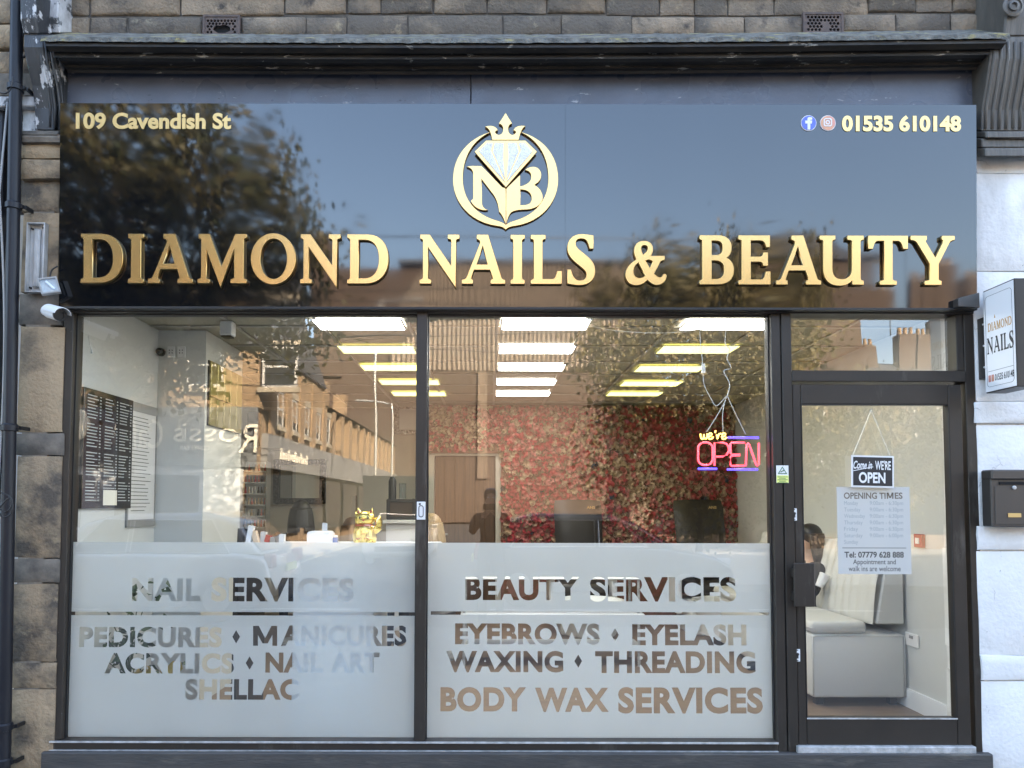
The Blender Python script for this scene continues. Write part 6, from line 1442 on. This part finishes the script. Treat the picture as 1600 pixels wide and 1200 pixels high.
def person(label, loc, rz, pose, cloth, hair, hstyle, hands=None, lean=0, s=1.0, legs='jeans'):
    t = thing('person', label, 'person', loc); t.rotation_euler[2] = rz; t.scale = (s, s, s)
    J = {}; E_ = []
    sit = pose == 'sit'; pz = .50 if sit else .93; dz = pz - .93
    J['pelvis'] = (0, 0, pz, (.15, .11)); J['waist'] = (0, .01 + lean * .3, 1.10 + dz, (.135, .10)); J['chest'] = (0, .02 + lean * .7, 1.30 + dz, (.155, .115)); J['neckb'] = (0, .0 + lean, 1.43 + dz, .075)
    J['neck'] = (0, .015 + lean, 1.49 + dz, .052); J['jaw'] = (0, .035 + lean, 1.545 + dz, (.062, .068)); J['head'] = (0, .02 + lean, 1.62 + dz, (.076, .092)); J['crown'] = (0, .01 + lean, 1.69 + dz, (.055, .066))
    E_ += [('pelvis', 'waist'), ('waist', 'chest'), ('chest', 'neckb'), ('neckb', 'neck'), ('neck', 'jaw'), ('jaw', 'head'), ('head', 'crown')]
    for n, sx in (('L', -1), ('R', 1)):
        hnd = (hands or {}).get(n, (sx * .22, .34, .78 + dz * .1 + (.0 if not sit else .18)))
        sh_ = Vector((sx * .185, .0 + lean * .9, 1.385 + dz)); hv = Vector(hnd); d = hv - sh_; L_ = min(d.length, .53); bend = math.sqrt(max(0, .27 ** 2 - (L_ / 2) ** 2))
        el = sh_ + d * .5 + Vector((sx * .45, -.25, -.85)).normalized() * bend
        J[n + 'sh'] = (*sh_, .062); J[n + 'el'] = (*el, .042); J[n + 'wr'] = (*hv, .028)
        E_ += [('chest', n + 'sh'), (n + 'sh', n + 'el'), (n + 'el', n + 'wr')]
        fd = (hv - el).normalized(); fd = (fd + Vector((0, .2, .55 if hands else -.15))).normalized()
        side = fd.cross(Vector((0, 1, 0))).normalized() * (1 if sx > 0 else -1)
        if side.length < .1: side = Vector((sx, 0, 0))
        pl_ = hv + fd * .055; J[n + 'palm'] = (*pl_, (.034, .018)); E_.append((n + 'wr', n + 'palm'))
        for q, (so_, ln) in enumerate(((-.026, .062), (-.009, .072), (.009, .068), (.026, .054))):
            b0 = pl_ + fd * .035 + side * so_; cu = Vector((-sx * .5, .5, 0)).normalized()
            m1 = b0 + fd * ln * .5 + cu * .008; m2 = m1 + fd * ln * .35 + cu * .022
            for z_, pt, r in ((1, b0, .0095), (2, m1, .0085), (3, m2, .007)): J[f'{n}f{q}{z_}'] = (*pt, r)
            E_ += [(n + 'palm', f'{n}f{q}1'), (f'{n}f{q}1', f'{n}f{q}2'), (f'{n}f{q}2', f'{n}f{q}3')]
        th = hv + fd * .03 - side * .034; th2 = th + fd * .035 - side * .018 + Vector((-sx * .01, .012, 0))
        J[n + 't1'] = (*th, .011); J[n + 't2'] = (*th2, .009); E_ += [(n + 'palm', n + 't1'), (n + 't1', n + 't2')]
        hp = (sx * .095, 0, pz - .04, .095)
        if sit: kn, an, to = (sx * .12, .44, .50, .062), (sx * .12, .44, .09, .042), (sx * .13, .58, .045, .036)
        else: kn, an, to = (sx * .10, .01, .50, .062), (sx * .11, -.01, .09, .042), (sx * .12, .15, .035, .036)
        J[n + 'hip'], J[n + 'kn'], J[n + 'an'], J[n + 'to'] = hp, kn, an, to
        J[n + 'th'] = tuple((hp[k] + kn[k]) / 2 for k in range(3)) + (.082,); J[n + 'ca'] = tuple(kn[k] * .62 + an[k] * .38 for k in range(3)) + (.058,)
        E_ += [('pelvis', n + 'hip'), (n + 'hip', n + 'th'), (n + 'th', n + 'kn'), (n + 'kn', n + 'ca'), (n + 'ca', n + 'an'), (n + 'an', n + 'to')]
    wr = [Vector(J['Lwr'][:3]), Vector(J['Rwr'][:3])]; zn = 1.455 + dz
    def part(c):
        if c.z > zn - abs(c.x) * .4 and abs(c.x) < .12 and not any((c - q).length < .11 for q in wr): return 1
        if any((c - q).length < .02 or ((c - q).length < .22 and (c - q).z > .01 and hands) or ((c - q).length < .2 and not hands and c.y > q.y - .005) for q in wr): return 1
        if c.z < pz - (.02 if not sit else -.02): return 2
        return 0
    me = skin_body(J, E_, 'pelvis', [M[cloth], M['skin'], M[legs]], part); o = mesh_obj('body', me, None, t, local=True)
    hc = Vector((0, .02 + lean, 1.63 + dz))
    for sx in (-1, 1):
        MB().ball(hc + Vector((sx * .032, .088, -.005)), .012, seg=8).build('eye', M['carwhite'], t, sm=True, local=True); MB().ball(hc + Vector((sx * .078, -.005, -.012)), .026, (.35, .8, 1.2), 10).build('ear', M['skin'], t, sm=True, local=True)
    MB().prism([hc + Vector(q) for q in ((-.013, .088, -.045), (.013, .088, -.045), (.006, .09, .0), (-.006, .09, .0))], (0, .022, -.006)).build('nose', M['skin'], t, bevel=.005, local=True)
    MB().ball(hc + Vector((0, .083, -.072)), .02, (1.1, .4, .35), 8).build('mouth', M['petalpink'], t, sm=True, local=True)
    hb = MB(); hb.ball(hc + Vector((0, -.022, .022)), .1, (.92, 1.02, 1.0), 18)
    for v in hb.bm.verts:                                     # open the face
        if v.co.y > hc.y + .045 and v.co.z < hc.z + .05: v.co.y = hc.y + .045
    if hstyle == 'long':
        for k in range(26):
            an = rad(155 + 230 * k / 25) if False else rad(170 + 200 * k / 25); bx, by = math.cos(an) * .088, -.02 + math.sin(an) * .09
            hb.tube(bez([hc + Vector((bx * .9, by, .03)), hc + Vector((bx * 1.12, by * 1.1 - .01, -.08)), hc + Vector((bx * 1.2, by * 1.05 - .03, -.2)), hc + Vector((bx * 1.05, by * .95 - .045, -.34 - .03 * math.sin(k * 2.1)))], 4), [.026] * 9 + [.02, .016, .012, .006], 7)
    if hstyle == 'bun': hb.ball(hc + Vector((0, -.11, .06)), .05, seg=12)
    hb.build('hair', M[hair], t, sm=True, local=True); return t
p = P(470, 850, 3.3); person('seated person in black with long black hair seen through the left window', (p.x, 3.3, ZF + .05), rad(20), 'sit', 'clblack', 'hairbk', 'long', lean=.02, s=1.06)
p = P(545, 850, 3.2); person('person with brown hair seated behind the gold cat', (p.x, 3.2, ZF - .02), rad(-30), 'sit', 'clbrown', 'hairbr', 'long', lean=.05, s=.98)
p = P(680, 850, 2.6); person('blonde person sitting just right of the window mullion', (p.x, 2.6, ZF + .0), rad(60), 'sit', 'cldark', 'hairbl', 'long', lean=.05)
p = P(1293, 870, 1.9); o = person('dark haired person on the white sofa holding a white cup', (p.x - .06, 1.95, ZF - .03), rad(85), 'sit', 'clblack', 'hairbk', 'long', lean=.06, s=.97)
c = P(1284, 908, 1.62); t = thing('paper_cup', 'white cup held by the person on the sofa', 'cup', tuple(c)); MB().lathe([(.028, -.05), (.04, .05), (.037, .05), (.026, -.045)], c, 16, Matrix.Rotation(.5, 4, 'Y')).build('cup_body', M['whiteplas'], t, sm=40); MB().lathe([(.042, .05), (.042, .058), (.036, .062)], c, 16, Matrix.Rotation(.5, 4, 'Y')).build('lid', M['whiteplas'], t, sm=40)
for px, py, y in ((470, 850, 3.3), (545, 850, 3.2), (680, 850, 2.6)):
    c = P(px, py, y); t = thing('salon_stool', {470: 'dark stool under the person in black', 545: 'dark stool under the brown haired person', 680: 'dark stool under the blonde person'}[px], 'stool', (c.x, y, ZF))
    MB().lathe([(.17, .36), (.19, .39), (.19, .42), (.16, .44)], (c.x, y, ZF), 20).build('seat', M['leather'], t, sm=40); MB().lathe([(.22, 0), (.22, .02), (.03, .05), (.025, .358)], (c.x, y, ZF), 16).build('base', M['alulight'], t, sm=40)
t = person('person in dark clothes holding up a phone, mirrored in the shop glass', (.015, -4.50, 0), 0, 'stand', 'clblack', 'hairbk', 'short', hands={'L': (-.085, .30, 1.36), 'R': (.085, .30, 1.36)}, s=.97)
t = thing('phone', 'dark mobile phone held up by the photographer', 'phone', (0, -4.09, 1.46)); MB().box((-.078, -4.10, 1.425), (.078, -4.091, 1.5)).build('phone_body', M['black'], t, bevel=.004); MB().lathe([(.006, 0), (.006, .002)], (-.06, -4.089, 1.485), 10, Matrix.Rotation(-math.pi / 2, 4, 'X')).build('lens', M['carglass'], t)
